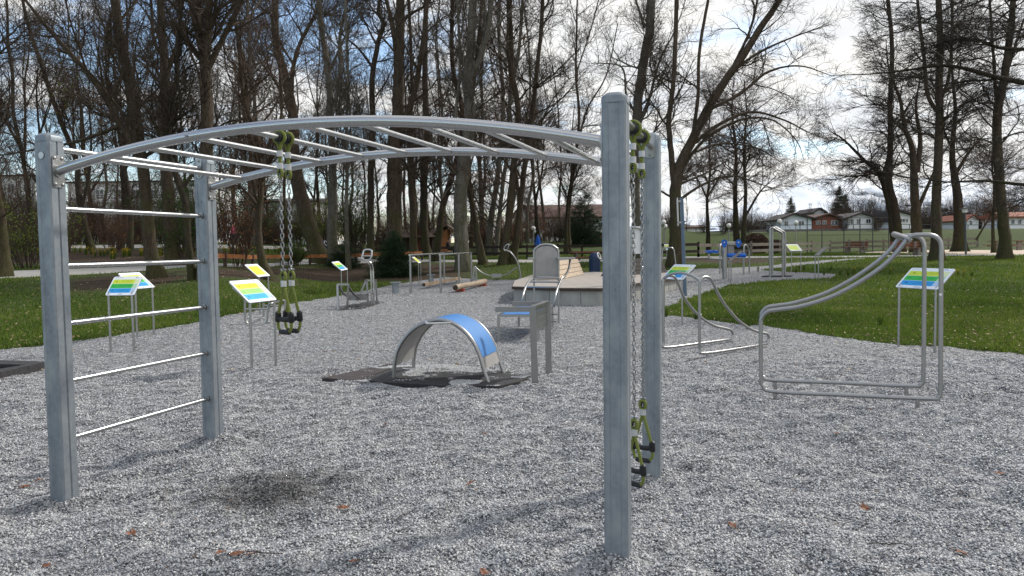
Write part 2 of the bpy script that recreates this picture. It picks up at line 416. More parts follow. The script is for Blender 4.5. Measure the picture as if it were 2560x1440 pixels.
def sheet(name, poly, dz, mat, lumps=False, sp0=.07, kind='structure'):
    P = np.array(poly); y0, y1 = P[:, 1].min(), P[:, 1].max(); pts = []
    y = y0
    while y < y1:
        s = max(sp0, .013*y) if y > 1.5 else .5
        a, b = max(P[:, 0].min(), -.8*max(y, 1)-1), min(P[:, 0].max(), .8*max(y, 1)+1)
        if b > a:
            xs = np.arange(a, b, s); pts.append(np.stack([xs+(rng.random(len(xs))-.5)*s*.4, np.full(len(xs), y)+(rng.random(len(xs))-.5)*s*.4], 1))
        y += s
    I = np.vstack(pts); I = I[inpoly(I[:, 0], I[:, 1], P)]
    vin = [Vector((float(a[0]), float(a[1]))) for a in P]+[Vector((float(a[0]), float(a[1]))) for a in I]
    n = len(P); vo, eo, fo, *_ = geometry.delaunay_2d_cdt(vin, [(i, (i+1) % n) for i in range(n)], [list(range(n))], 1, 1e-5)
    V = np.array([(v.x, v.y) for v in vo]); F = np.array([f for f in fo if len(f) == 3])
    # upward facing
    a, b, c = V[F[:, 0]], V[F[:, 1]], V[F[:, 2]]; cr_ = (b[:, 0]-a[:, 0])*(c[:, 1]-a[:, 1])-(b[:, 1]-a[:, 1])*(c[:, 0]-a[:, 0]); F[cr_ < 0] = F[cr_ < 0][:, ::-1]
    z = ter(V[:, 0], V[:, 1])+dz
    if lumps: z = z+lump(V[:, 0], V[:, 1])
    o = raw(name, np.column_stack([V, z]), F, mat, smooth=True)
    return tag(o, kind=kind)
def g2(l): return [tuple(G(*p)[:2]) for p in l]
gl = g2([(0, 874), (110, 862), (300, 838), (450, 812), (560, 792), (640, 778), (740, 757), (860, 737), (960, 716), (1040, 702), (1110, 693), (1190, 698), (1300, 699), (1410, 694), (1560, 684), (1640, 676), (1725, 673), (1800, 671), (1850, 668), (1920, 664), (2000, 656), (2060, 650), (2155, 645), (2165, 647), (2080, 655), (2010, 663), (1950, 670), (1900, 675), (1960, 679), (2040, 682), (2088, 684), (2092, 688), (2070, 696), (1960, 701), (1880, 707), (1830, 712), (1790, 722), (1745, 738), (1712, 748), (1680, 762), (1660, 776), (1668, 787), (1720, 793), (1800, 803), (1920, 816), (2000, 826), (2130, 848), (2240, 862), (2400, 872), (2560, 884)])
grav_poly = ragged([(-16, 9.6)]+gl+[(15, 8.6), (15, -4), (-16, -4)], .12, .09, 5)
sheet('gravel_play_area', grav_poly, -.008, M['gravel'], True)
pu = [(0, 679), (200, 672), (362, 665), (482, 662), (570, 660), (702, 657), (809, 649), (890, 643), (1000, 645), (1170, 650), (1330, 650), (1520, 648), (1716, 641), (1900, 641), (2154, 640), (2560, 633)]
pl = [(0, 697), (200, 688), (362, 678), (482, 668), (570, 667), (702, 664), (809, 658), (890, 659), (1000, 656), (1170, 656), (1330, 657), (1520, 655), (1716, 646), (1900, 645.5), (2154, 643.5), (2560, 638.5)]
U_, L_ = g2(pu), g2(pl)
path_poly = ragged([(L_[0][0]-12, L_[0][1]-5)]+L_+[(L_[-1][0]+40, L_[-1][1]+2), (U_[-1][0]+40, U_[-1][1]+2)]+U_[::-1]+[(U_[0][0]-12, U_[0][1]-5)], .3, .08, 6)
sheet('park_path', path_poly, .012, M['path'], sp0=.3)
p2u, p2l = g2([(565, 613), (640, 614), (700, 616), (780, 620), (860, 628), (900, 634)]), g2([(560, 622), (640, 622.5), (700, 624), (780, 629), (850, 637), (880, 645)])
path2_poly = ragged([(p2l[0][0]-14, p2l[0][1]+2)]+p2l+p2u[::-1]+[(p2u[0][0]-14, p2u[0][1]+2)], .3, .06, 8)
sheet('woodland_path', path2_poly, .018, M['path'], sp0=.3)
sand_poly = ragged(g2([(2126, 634), (2300, 635), (2440, 636.5), (2640, 636), (2640, 625), (2400, 624.5), (2300, 626), (2200, 629)]), .3, .05, 12)
sheet('sand_court', sand_poly, .02, M['sand'], sp0=.4)
# the land
def sgrid(a, b, n, k):
    t = np.linspace(-1, 1, n); s = np.sinh(t*k)/math.sinh(k); return np.where(s < 0, -s*a, s*b)
gx = sgrid(-2500, 2500, 340, 7.5); gy = np.concatenate([np.linspace(-60, 6, 16), np.geomspace(6.5, 120, 260), np.geomspace(125, 5000, 30)])
X, Y = np.meshgrid(gx, gy); Z = ter(X, Y)+.02*(vnoise(X, Y, .6, 4)-.5)*ss(12, 16, Y)
ins = inpoly(X.ravel(), Y.ravel(), grav_poly).reshape(X.shape); Z = np.where(ins | (Y < 10.5), ter(X, Y)-.09, Z)
nx, ny = len(gx), len(gy); idx = np.arange(nx*ny).reshape(ny, nx)
Fq = np.stack([idx[:-1, :-1], idx[:-1, 1:], idx[1:, 1:], idx[1:, :-1]], -1).reshape(-1, 4)
SOIL = [(560, 680, 3.5), (700, 682, 4), (850, 688, 4.5), (1040, 684, 4.5), (1090, 672, 3), (420, 640, 7), (250, 640, 7), (100, 640, 6), (330, 700, 3.), (600, 640, 2), (950, 655, 5), (1800, 650, 4)]
soil = np.zeros(X.shape)
for a, b, r in SOIL:
    p = G(a, b); soil = np.maximum(soil, np.exp(-(((X-p[0])/r)**2+((Y-p[1])/(r*1.3))**2)))
def soilat(x, y):
    s = np.zeros(np.shape(x))
    for a, b, r in SOILP: s = np.maximum(s, np.exp(-(((x-a[0])/r)**2+((y-a[1])/(r*1.3))**2)))
    return s
SOILP = [(G(a, b), 0, r) for a, b, r in SOIL]
land = raw('ground', np.column_stack([X.ravel(), Y.ravel(), Z.ravel()]), Fq, M['lawn'], smooth=True, attrs={'soil': ('POINT', soil.ravel())})
tag(land, kind='structure')
# loose stones
N = 420000
u1 = rng.random(N); ys = np.where(rng.random(N) < .68, 2.0+8.5*u1**1.12, 2.0*(30/2.)**(u1**.62)); xs = (rng.random(N)*2-1)*(.72*ys+.25)
k = inpoly(xs, ys, grav_poly); xs, ys = xs[k], ys[k]; N = len(xs)
r = (.0036+.0042*rng.random(N)**1.6)*(.80+.055*np.minimum(ys, 12)+.08*np.maximum(ys-12, 0)*.9)
cube = np.array([(a, b, c) for c in (-1, 1) for b in (-1, 1) for a in (-1, 1)], float)*.62
V = cube[None]*(1+.75*(rng.random((N, 8, 3))-.5))
V[:, :, 0] *= (1.+.5*rng.random(N))[:, None]; V[:, :, 2] *= (.45+.4*rng.random(N))[:, None]
a = rng.random(N)*6.28; tx = (rng.random((N, 2))-.5)*1.1
ca, sa = np.cos(a)[:, None], np.sin(a)[:, None]
x_, y_, z_ = V[..., 0].copy(), V[..., 1].copy(), V[..., 2].copy()
z_ = z_+x_*tx[:, :1]+y_*tx[:, 1:]
V[..., 0], V[..., 1], V[..., 2] = x_*ca-y_*sa, x_*sa+y_*ca, z_
V *= r[:, None, None]; V[..., 0] += xs[:, None]; V[..., 1] += ys[:, None]; V[..., 2] += (ter(xs, ys)+lump(xs, ys)-.008+r*.15+.004*rng.random(N))[:, None]
cf = np.array([(0, 2, 3, 1), (4, 5, 7, 6), (0, 1, 5, 4), (2, 6, 7, 3), (0, 4, 6, 2), (1, 3, 7, 5)])
F = (np.arange(N)*8)[:, None, None]+cf[None]
st = raw('loose_gravel', V.reshape(-1, 3), F.reshape(-1, 4), M['gravel_stone'], attrs={'rnd': ('FACE', np.repeat(rng.random(N), 6))})
tag(st, 'loose grey gravel stones covering the play area in the foreground', 'gravel', kind='stuff')
# grass
def scatter(N, y0, y1, pw=2.):
    u = rng.random(N); ys = y0*(y1/y0)**u; xs = (rng.random(N)*2-1)*(.92*ys+.5); return xs, ys
N = 760000; xs, ys = scatter(N, 9.5, 60)
bad = inpoly(xs, ys, grav_poly) | inpoly(xs, ys, path_poly) | inpoly(xs, ys, path2_poly) | inpoly(xs, ys, sand_poly)
soi = soilat(xs, ys); bad |= (rng.random(N) < soi*1.5)
dn = vnoise(xs, ys, .8, 31)*.6+vnoise(xs, ys, 3, 32)*.5; bad |= rng.random(N) > .35+dn
xs, ys = xs[~bad], ys[~bad]; N = len(xs)
h = (.03+.045*rng.random(N))*(.8+.6*vnoise(xs, ys, 1.2, 33))*(1+.012*ys); w = .004+.00035*ys
a = rng.random(N)*6.28; z0 = ter(xs, ys)-.005
lean = (rng.random((N, 2))-.5)*h[:, None]*1.1
b0 = np.stack([xs-w*np.cos(a), ys-w*np.sin(a), z0], 1); b1 = np.stack([xs+w*np.cos(a), ys+w*np.sin(a), z0], 1); b2 = np.stack([xs+lean[:, 0], ys+lean[:, 1], z0+h], 1)
V = np.stack([b0, b1, b2], 1).reshape(-1, 3); F = np.arange(3*N).reshape(-1, 3)
gr = raw('grass', V, F, M['blade'], attrs={'rnd': ('FACE', np.clip(rng.random(N)*.6+.4*vnoise(xs, ys, .5, 35), 0, 1))})
tag(gr, 'short green lawn grass growing around the gravel play area', 'grass', kind='stuff')
# dead leaves lying in the grass
def leafquads(P, size, seedcol=None):
    N = len(P); a = rng.normal(size=(N, 3)); a /= np.linalg.norm(a, axis=1)[:, None]; b = rng.normal(size=(N, 3)); b -= a*(a*b).sum(1)[:, None]; b /= np.linalg.norm(b, axis=1)[:, None]
    s = size*(.6+.8*rng.random(N))[:, None]
    V = np.stack([P-a*s, P+b*s*.5, P+a*s, P-b*s*.5], 1).reshape(-1, 3); return V, np.arange(4*N).reshape(-1, 4), rng.random(N)
N = 20000; xs, ys = scatter(N, 9.5, 45); bad = inpoly(xs, ys, grav_poly) & (rng.random(N) > .03) | inpoly(xs, ys, path_poly)
xs, ys = xs[~bad], ys[~bad]; N = len(xs)
P = np.stack([xs, ys, ter(xs, ys)+.035], 1); V, F, c = leafquads(P, .022+.0006*ys[:, None].mean()); V[:, 2] = (V[:, 2]-np.repeat(P[:, 2], 4))*.4+np.repeat(P[:, 2], 4)
o = raw('leaf_litter', V, F, M['litter'], attrs={'rnd': ('FACE', c)}); tag(o, 'dry pale brown leaves scattered over the lawn', 'leaf litter', kind='stuff')
N = 3500; ys = 2+9.5*rng.random(N); xs = (rng.random(N)*2-1)*(.72*ys+.25); kk = inpoly(xs, ys, grav_poly) & (vnoise(xs, ys, 1.6, 61)+.5*rng.random(N) > .72); xs, ys = xs[kk], ys[kk]; N = len(xs)
P = np.stack([xs, ys, lump(xs, ys)+.004], 1); V, F, c = leafquads(P, .011); V[:, 2] = (V[:, 2]-np.repeat(P[:, 2], 4))*.4+np.repeat(P[:, 2], 4)
o = raw('plant_debris', V, F, M['litter'], attrs={'rnd': ('FACE', c*.45)}); tag(o, 'small dark bark and leaf fragments caught between the gravel stones', 'debris', kind='stuff')
# mountain and far woods
def mountain():
    prof = [(1250, 640), (1500, 560), (1780, 545), (1850, 515), (1930, 488), (1985, 468), (2030, 450), (2085, 437), (2130, 448), (2190, 470), (2260, 455), (2330, 440), (2420, 448), (2480, 470), (2560, 452), (2750, 430), (3200, 470)]
    D = 9000.; xs = np.linspace(1250, 3200, 200); ridge = np.interp(xs, [p[0] for p in prof], [p[1] for p in prof])
    V = []; rows = 24
    for j in range(rows):
        f = j/(rows-1)
        for i, x in enumerate(xs):
            top = AT(x, ridge[i], D); rough = 1+.06*(vnoise(x/60., j*.7, 1, 5)-.5)+.03*(vnoise(x/15., j*1.5, 1, 6)-.5)
            V.append((top[0]+(vnoise(x/30., j*1., 1, 9)-.5)*250*(1-f), D-(1-f)*3800+(vnoise(x/25., j*1., 1, 7)-.5)*500*(1-abs(2*f-1)), max(-40, top[2]*(f**1.25)*rough)))
    n = len(xs); F = [(j*n+i, j*n+i+1, (j+1)*n+i+1, (j+1)*n+i) for j in range(rows-1) for i in range(n-1)]
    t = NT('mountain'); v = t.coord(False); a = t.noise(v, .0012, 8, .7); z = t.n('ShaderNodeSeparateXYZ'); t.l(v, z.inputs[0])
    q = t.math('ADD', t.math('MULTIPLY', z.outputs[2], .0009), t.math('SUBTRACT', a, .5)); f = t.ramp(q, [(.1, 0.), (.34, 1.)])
    mt = t.bsdf(t.mix(f, (.72, .78, .88), (.86, .89, .93)), .95, 0, None, spec=.1)  # pale blue distance haze is painted into the base colour
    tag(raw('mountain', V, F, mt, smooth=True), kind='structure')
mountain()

# ------------------------------------------------------------------ sky and sun
SUN_AZ, SUN_EL = R_(52), R_(40)
w = bpy.data.worlds.new('World'); scene.world = w; w.use_nodes = True; nt = w.node_tree; nt.nodes.clear()
def WN(t): return nt.nodes.new(t)
def WL(a, b): nt.links.new(a, b)
sky = WN('ShaderNodeTexSky'); sky.sky_type = 'NISHITA'; sky.sun_disc = False; sky.sun_elevation = SUN_EL; sky.sun_rotation = SUN_AZ; sky.air_density = 1.; sky.dust_density = .6; sky.ozone_density = 1.6
bg1 = WN('ShaderNodeBackground'); bg1.inputs[1].default_value = .15; WL(sky.outputs[0], bg1.inputs[0])
tc = WN('ShaderNodeTexCoord'); sx = WN('ShaderNodeSeparateXYZ'); WL(tc.outputs['Generated'], sx.inputs[0])
def WM(op, a, b=0.):
    m = WN('ShaderNodeMath'); m.operation = op
    for k, q in enumerate((a, b)):
        if hasattr(q, 'is_output'): WL(q, m.inputs[k])
        else: m.inputs[k].default_value = q
    return m.outputs[0]
zz = WM('ADD', WM('MAXIMUM', sx.outputs[2], 0.), .16)
cx = WM('DIVIDE', sx.outputs[0], zz); cy = WM('DIVIDE', sx.outputs[1], zz)
cv = WN('ShaderNodeCombineXYZ'); WL(cx, cv.inputs[0]); WL(cy, cv.inputs[1])
def wnoise(sc, det, off, rough=.55):
    mp = WN('ShaderNodeMapping'); mp.inputs['Location'].default_value = off; WL(cv.outputs[0], mp.inputs[0])
    n = WN('ShaderNodeTexNoise'); n.inputs['Scale'].default_value = sc; n.inputs['Detail'].default_value = det; n.inputs['Roughness'].default_value = rough; WL(mp.outputs[0], n.inputs['Vector']); return n.outputs['Fac']
n1 = wnoise(1.7, 9, (3.1, 1.7, 0)); n2 = wnoise(.45, 3, (7.3, 2.2, 0)); n3 = wnoise(2.4, 6, (1.3, 5.2, 0))
bias = WM('MULTIPLY', cx, .05)                                  # the cloud sheet closes towards the right
f = WM('ADD', WM('ADD', WM('MULTIPLY', n1, .75), WM('MULTIPLY', n2, .25)), bias)
rp = WN('ShaderNodeValToRGB'); rp.color_ramp.elements[0].position = .425; rp.color_ramp.elements[1].position = .50; WL(f, rp.inputs[0])
cc = WN('ShaderNodeValToRGB'); e = cc.color_ramp.elements; e[0].position = .3; e[0].color = (.76, .79, .84, 1); e[1].position = .62; e[1].color = (.93, .92, .89, 1); WL(n3, cc.inputs[0])
bg2 = WN('ShaderNodeBackground'); bg2.inputs[1].default_value = .9; WL(cc.outputs[0], bg2.inputs[0])
mx = WN('ShaderNodeMixShader'); WL(rp.outputs[0], mx.inputs[0]); WL(bg1.outputs[0], mx.inputs[1]); WL(bg2.outputs[0], mx.inputs[2])
wo = WN('ShaderNodeOutputWorld'); WL(mx.outputs[0], wo.inputs[0])
sun = bpy.data.lights.new('sun', 'SUN'); sun.energy = 2.7; sun.angle = R_(3.5); sun.color = (1, .95, .87); so = bpy.data.objects.new('sun', sun); col.objects.link(so)
sd = Vector((math.sin(SUN_AZ)*math.cos(SUN_EL), math.cos(SUN_AZ)*math.cos(SUN_EL), math.sin(SUN_EL))); so.rotation_euler = sd.to_track_quat('Z', 'Y').to_euler(); so.location = sd*60+Vector((0, 0, 20))
scene.view_settings.view_transform = 'Standard'; scene.view_settings.look = 'None'; scene.view_settings.gamma = 1; scene.view_settings.exposure = .36
scene.render.engine = 'CYCLES'; scene.cycles.max_bounces = 5; scene.cycles.transparent_max_bounces = 8

# ================================================================== THE CLIMBING FRAME
u_ = np.array([math.cos(-.2971), math.sin(-.2971), 0]); n_ = np.array([-u_[1], u_[0], 0])
FL = np.array([-2.9095, 4.9411, 0]); LEN, WID, HP = 3.5917, 1.461, 2.335
Zv = np.array([0, 0, 1.])
def FP(s, t, z): return FL+u_*s+n_*t+Zv*z
YAW = -.2971
frame = thing('climbing_frame', 'arched overhead ladder of steel tubes on four square galvanised posts in the foreground', 'climbing frame', FP(LEN/2, WID/2, 0), YAW)
def post_profile(h=.061, c=.010):
    q = []
    # octagon-like square with a narrow groove in the +x and -x faces and a wide shallow recess in the inner faces
    q += [(-h+c, -h), (-.028, -h), (-.026, -h+.003), (.026, -h+.003), (.028, -h), (h-c, -h), (h, -h+c), (h, -.007), (h-.007, -.003), (h-.007, .003), (h, .007), (h, h-c), (h-c, h), (.028, h), (.026, h-.003), (-.026, h-.003), (-.028, h), (-h+c, h), (-h, h-c), (-h, .007), (-h+.007, .003), (-h+.007, -.003), (-h, -.007), (-h, -h+c)]
    return q
for (s, t) in ((0, 0), (LEN, 0), (0, WID), (LEN, WID)):
    m = MB(); m.prism(post_profile(), FP(s, t, -.15), FP(s, t, HP-.03), u_, n_)
    po = part('post', m, M['galv'], frame, sharp=25)
    m = MB(); h = .0635; rings = [(h, -.035), (h, -.012), (h*.93, .0), (h*.62, .016), (.012, .022)]
    vs = []; fs = []
    for (r, z) in rings:
        for k in range(16):
            a = 2*PI*(k+.5)/16; c = abs(math.cos(a)); s2 = abs(math.sin(a)); q = r/max(c, s2) if r > .03 else r
            q = min(q, r*1.24); vs.append(FP(s, t, HP+z)+u_*q*math.cos(a)+n_*q*math.sin(a))
    for j in range(4):
        for k in range(16): fs.append((j*16+k, j*16+(k+1) % 16, (j+1)*16+(k+1) % 16, (j+1)*16+k))
    fs.append(tuple(64+k for k in range(16))); m.add(vs, fs); part('cap', m, M['galv'], po, sharp=30)
    if (s, t) == (0, 0):
        c = FP(s, t, HP-.125)-n_*.0615; m = MB(); m.tube([c, c-n_*.002], .021, 24); part('maker_badge', m, M['ferrule'], po, label='small round maker badge near the top of the post')
# oval end plates with screws
def plate(c, nrm, w, h, parent, screws=4, name='bracket', pipe=.032):
    nrm = np.array(nrm, float); side = np.cross(Zv, nrm); side /= np.linalg.norm(side); m = MB(); pts = []
    for (a, b) in ((1, 1), (-1, 1), (-1, -1), (1, -1)):
        for k in range(5):
            q = PI/2*k/4+{(1, 1): 0, (-1, 1): PI/2, (-1, -1): PI, (1, -1): 3*PI/2}[(a, b)]; r = .018
            pts.append((a*(w/2-r)+r*math.cos(q), b*(h/2-r)+r*math.sin(q)))
    m.prism(pts, c, c+nrm*.006, side, Zv)
    m.tube([c+nrm*.006, c+nrm*.014], pipe+.006, 20)
    pl = part(name, m, M['satin_steel'], frame)
    ps = [(-1, -1), (1, -1), (-1, 1), (1, 1)] if screws == 4 else [(0, -1), (0, 1)]
    for a, b in ps:
        q = c+nrm*.004+side*a*(w/2-.016)+Zv*b*(h/2-.018); m = MB(); m.tube([q, q+nrm*.006, q+nrm*.009], [.010, .010, .005], 12)
        part('screw', m, M['dark_steel'], pl)
zarc = lambda s: 2.103+.207*(1-((s-LEN/2)/(LEN/2))**2)
for t in (0, WID):
    ss_ = np.linspace(.062, LEN-.062, 48); m = MB(); m.tube([FP(s, t, zarc(s)) for s in ss_], .031, 24)
    bm = part('side_rail', m, M['stainless'], frame)
    plate(FP(.0615, t, zarc(.0615)-.005), u_, .085, .20, bm); plate(FP(LEN-.0615, t, zarc(.0615)-.005), -u_, .085, .20, bm)
    if t == 0:
        m = MB(); q = FP(1.065, 0, zarc(1.065))-n_*.029; m.tube([q, q-n_*.010], .008, 10); part('bolt', m, M['dark_steel'], bm)
for i in range(9):
    s = .365+i*.357; m = MB(); z = zarc(s)-.004; m.tube([FP(s, .025, z), FP(s, WID-.025, z)], .0165, 18); part('overhead_rung', m, M['stainless'], frame)
for i, z in enumerate((.394, .768, 1.144, 1.517, 1.882)):
    m = MB(); m.tube([FP(0, .060, z), FP(0, WID-.060, z)], .0165, 18); rg = part('ladder_rung', m, M['stainless'], frame)
    m = MB(); m.tube([FP(0, WID-.061, z), FP(0, WID-.068, z)], .024, 18); m.tube([FP(0, .061, z), FP(0, .068, z)], .024, 18); part('collar', m, M['satin_steel'], rg)
m = MB(); m.tube([FP(0, .060, 2.262), FP(0, WID-.060, 2.262)], .0185, 18); rg = part('ladder_rung', m, M['stainless'], frame); plate(FP(0, WID-.0615, 2.262), -n_, .05, .15, rg, 2, pipe=.018)
m = MB(); m.tube([FP(LEN, .060, 2.262), FP(LEN, WID-.060, 2.262)], .021, 18); rg = part('pull_bar', m, M['stainless'], frame); plate(FP(LEN, WID-.0615, 2.262), -n_, .062, .16, rg, 2, pipe=.021)
for z in (2.0, .62):
    q = FP(0, WID-.058, z); m = MB(); m.tube([q, q-n_*.006], .008, 10); part('bolt', m, M['dark_steel'], frame)

# ---- hanging loop trainers
def chainmesh(a, b, wire=.0032, L=.036, W=.0125):
    a, b = np.array(a, float), np.array(b, float); D = np.linalg.norm(b-a); T = (b-a)/D; pitch = L-2.1*wire; n = int(round(D/pitch)); pitch = D/n
    side = np.cross(T, (1, 0.3, 0)); side /= np.linalg.norm(side); sd2 = np.cross(T, side); m = MB()
    for i in range(n):
        c = a+T*pitch*(i+.5); th = (.15 if i % 2 == 0 else .15+PI/2)+rng.normal()*.12; S = side*math.cos(th)+sd2*math.sin(th); pts = []
        for k in range(12):
            q = 2*PI*k/12; hx = math.cos(q); hy = math.sin(q)
            pts.append(c+T*(np.sign(hy)*(L/2-W*.8)+hy*W*.72)+S*hx*W*.72)
        m.tube(pts, wire, 5, closed=True)
    return m
def trainer(top, label, lchain, wdir, sway=(0, 0), barR=.0165, s1=.10):
    """top: centre of the bar it hangs from; wdir: horizontal direction across the stirrup"""
    g = 'rope and chain loop trainers hanging from the frame'
    top = np.array(top, float); T = thing('loop_trainer', label, 'exercise strap', top, 0., g)
    W = np.array(wdir, float); W /= np.linalg.norm(W); bar = n_  # the bar runs along n_
    d = Zv*-1; Q = .82; c = lambda z, a=0, b=0: top+Zv*z*Q+W*a+np.cross(W, Zv)*b; lchain = lchain/Q
    # black sleeve on the bar and rope collar round it
    rr = barR+.010
    m = MB(); m.tube([top-bar*.026, top-bar*.018, top+bar*.018, top+bar*.026], [rr-.004, rr+.004, rr+.004, rr-.004], 18); part('sleeve', m, M['black_rubber'], T)
    ring = []
    for k in range(20):
        q = PI*.5+PI*.16+(2*PI-PI*.32)*k/19-PI; x = math.cos(q-PI/2+PI); z = math.sin(q-PI/2+PI)
        ring.append(top+np.cross(Zv, bar)*(rr+.012)*math.cos(PI*1.5+PI*.12+(2*PI-.24*PI)*k/19)+Zv*(rr+.012)*math.sin(PI*1.5+PI*.12+(2*PI-.24*PI)*k/19))
    ring = [c(-s1)]+ring+[c(-s1)]; m = MB(); m.tube(catmull(ring, 44), .0105, 10); part('rope_loop', m, M['rope'], T)
    z = -s1
    m = MB(); m.tube([c(z+.0), c(z-.045)], .0185, 18); part('ferrule', m, M['ferrule'], T)
    m = MB(); m.tube([c(z-.04), c(z-.10)], .012, 10); part('rope', m, M['rope'], T)
    m = MB(); m.tube([c(z-.092), c(z-.137)], .0185, 18); part('ferrule', m, M['ferrule'], T)
    def eye(z0, z1, flip=1):
        zc = (z0+z1)/2; h = abs(z1-z0)/2; pts = [c(zc+h*math.cos(q), h*.60*math.sin(q)) for q in np.linspace(0, 2*PI, 18, endpoint=False)]
        m = MB(); m.tube(pts, .0098, 8, closed=True); part('rope_eye', m, M['rope'], T)
        pts = [c(zc+h*.62*math.cos(q), h*.33*math.sin(q)) for q in np.linspace(0, 2*PI, 14, endpoint=False)]
        m = MB(); m.tube(pts, .0062, 6, closed=True); part('thimble', m, M['black_rubber'], T)
    eye(z-.138, z-.20)
    zc0 = z-.175; zc1 = zc0-lchain
    part('chain', chainmesh(c(zc0), c(zc1), .0036), M['chain_steel'], T)
    # shackle
    m = MB(); m.tube([c(zc1+.01, -.018), c(zc1-.008, -.014), c(zc1-.022, 0), c(zc1-.008, .014), c(zc1+.01, .018)], .004, 8); m.tube([c(zc1+.006, -.024), c(zc1+.006, .026)], .0048, 8); part('shackle', m, M['stainless'], T)
    z = zc1-.01; eye(z-.0, z-.07); z -= .068
    m = MB(); m.tube([c(z), c(z-.047)], .0185, 18); part('ferrule', m, M['ferrule'], T)
    z -= .045; zg = z-.235; zb = zg-.115; hw = .062
    for sg in (-1, 1):
        m = MB(); m.tube(catmull([c(z+.005, 0), c(z-.05, sg*.016), c(zg, sg*hw), c(zg-.06, sg*(hw+.004)), c(zb+.022, sg*(hw-.004)), c(zb, sg*(hw-.026))], 22), .0098, 9); part('rope', m, M['rope'], T)
        m = MB(); m.tube([c(zg+.035, sg*(hw-.004)), c(zg+.028, sg*hw), c(zg-.03, sg*(hw+.003)), c(zg-.04, sg*(hw+.003))], [.014, .019, .0195, .015], 14); part('grip_end', m, M['black_rubber'], T)
    m = MB(); m.tube([c(zg-.010, -hw), c(zg-.018, -hw*.6), c(zg-.022, 0), c(zg-.018, hw*.6), c(zg-.010, hw)], [.015, .0165, .0155, .0165, .015], 14); part('upper_grip', m, M['black_rubber'], T)
    m = MB(); m.tube([c(zb-.001, -hw*.78), c(zb-.002, -hw*.72), c(zb-.002, hw*.72), c(zb-.001, hw*.78)], [.012, .0155, .0155, .012], 14); part('lower_grip', m, M['black_rubber'], T)
    return T
# the rung the left pair hangs from
s3 = .365+3*.357; 
def tz(s, t): return FP(s, t, zarc(s)-.004)
q = ON(703, 385, FP(s3, 0, 0), u_); tl = (q-FL)@n_
trainer(tz(s3, tl-.015), 'left strap of the pair with yellow-green rope hanging from an overhead rung', .60, (.75, -.55, 0))
trainer(tz(s3, tl+.075), 'right strap of the pair with yellow-green rope hanging from an overhead rung', .60, (.80, -.50, 0))
trainer(FP(LEN, .60, 2.262), 'yellow-green rope strap nearest the front right post, its grip hanging lower', 1.44, (.65, -.76, 0), barR=.021)
trainer(FP(LEN, .98, 2.262), 'yellow-green rope strap in front of the rear right post, its grip hanging higher', 1.40, (.80, -.60, 0), barR=.021)

# ================================================================== INFORMATION BOARDS
Yl, Gn, Bl = (.62, .68, .05), (.03, .42, .10), (.03, .34, .72)
signmat('board_three_bands', [(.61, .84, (.55, .66, .05)), (.37, .60, (.03, .42, .07)), (.12, .36, (.02, .30, .70))], .6, .42)
signmat('board_pale_green', [(.61, .84, (.68, .64, .04)), (.37, .60, (.34, .62, .18)), (.12, .36, (.04, .42, .80))], .6, .42)
signmat('board_yellow', [(.14, .84, (.72, .72, .05))], .6, .42)
signmat('board_lime', [(.14, .84, (.58, .70, .12))], .6, .42)
G_SIGN = 'tilted exercise information boards on two steel legs'
def board(A, B, label, mat, w=None, h=.43, hleg=.93, tilt=42, over=.07, proto=[None]):
    A, B = np.array(A, float), np.array(B, float); X = B-A; X[2] = 0; L = np.linalg.norm(X); X /= L; Yh = np.array([-X[1], X[0], 0])
    t = R_(tilt); Y = Yh*math.cos(t)+Zv*math.sin(t); Nn = np.cross(X, Y); w = w or L+2*over
    zb = (A[2]+B[2])/2; mid = (A+B)/2; mid[2] = zb
    T = thing('information_board', label, 'information board', mid, math.atan2(X[1], X[0]), G_SIGN)
    o0 = mid+Zv*hleg-X*w/2-Y*.03
    # face slab with rounded corners, in its own axes
    pts = []; r = .03
    for (cx_, cy_, q0) in ((w-r, h-r, 0), (r, h-r, PI/2), (r, r, PI), (w-r, r, 3*PI/2)):
        for k in range(6): q = q0+PI/2*k/5; pts.append((cx_+r*math.cos(q), cy_+r*math.sin(q)))
    m = MB(); m.prism([(x*.6/w, y*.42/h) for x, y in pts], (0, 0, -.008), (0, 0, 0), (1, 0, 0), (0, 1, 0))
    o = part('board_panel', m, M[mat] if mat in M else bpy.data.materials[mat], T, local=True, smooth=False)
    Wm = Matrix([[X[0]*w/.6, Y[0]*h/.42, Nn[0], o0[0]], [X[1]*w/.6, Y[1]*h/.42, Nn[1], o0[1]], [X[2], Y[2]*h/.42, Nn[2], o0[2]], [0, 0, 0, 1]])
    o.matrix_basis = chain_parent(T).inverted() @ Wm
    m = MB(); m.prism(pts, o0-Nn*.020, o0-Nn*.0095, X*1.0, Y); part('backing_sheet', m, M['satin_steel'], T)
    for P in (A, B):
        top = P.copy(); top[2] = zb+hleg-.012; e = top+Y*h*.75-Nn*.036+Zv*.0
        m = MB(); m.tube(fillet([P-Zv*.1, top-Nn*.0, e], .05), .018, 12); part('leg', m, M['satin_steel'], T)
    return T
def bd(pa, pb, label, mat, k=None, **kw):
    A, B = G(*pa), G(*pb)
    if k: d = B-A; d[2] = 0; d /= np.linalg.norm(d); B = A+d*k
    return board(A, B, label, mat, **kw)
bd((630, 925), (690, 911), 'large board with yellow, pale green and blue bands behind the left rope straps', 'board_pale_green', over=.04)
bd((277, 878), (335, 877.5), 'board with lime, green and blue bands seen through the ladder rungs, front of two', 'board_three_bands', over=.045)
bd((343, 845), (385, 836), 'white-edged board mostly hidden behind another board beyond the ladder rungs', 'board_three_bands', over=.06)
bd((650, 786), (673, 780), 'all yellow board just behind the large yellow, green and blue board', 'board_yellow', over=.09, hleg=.9)
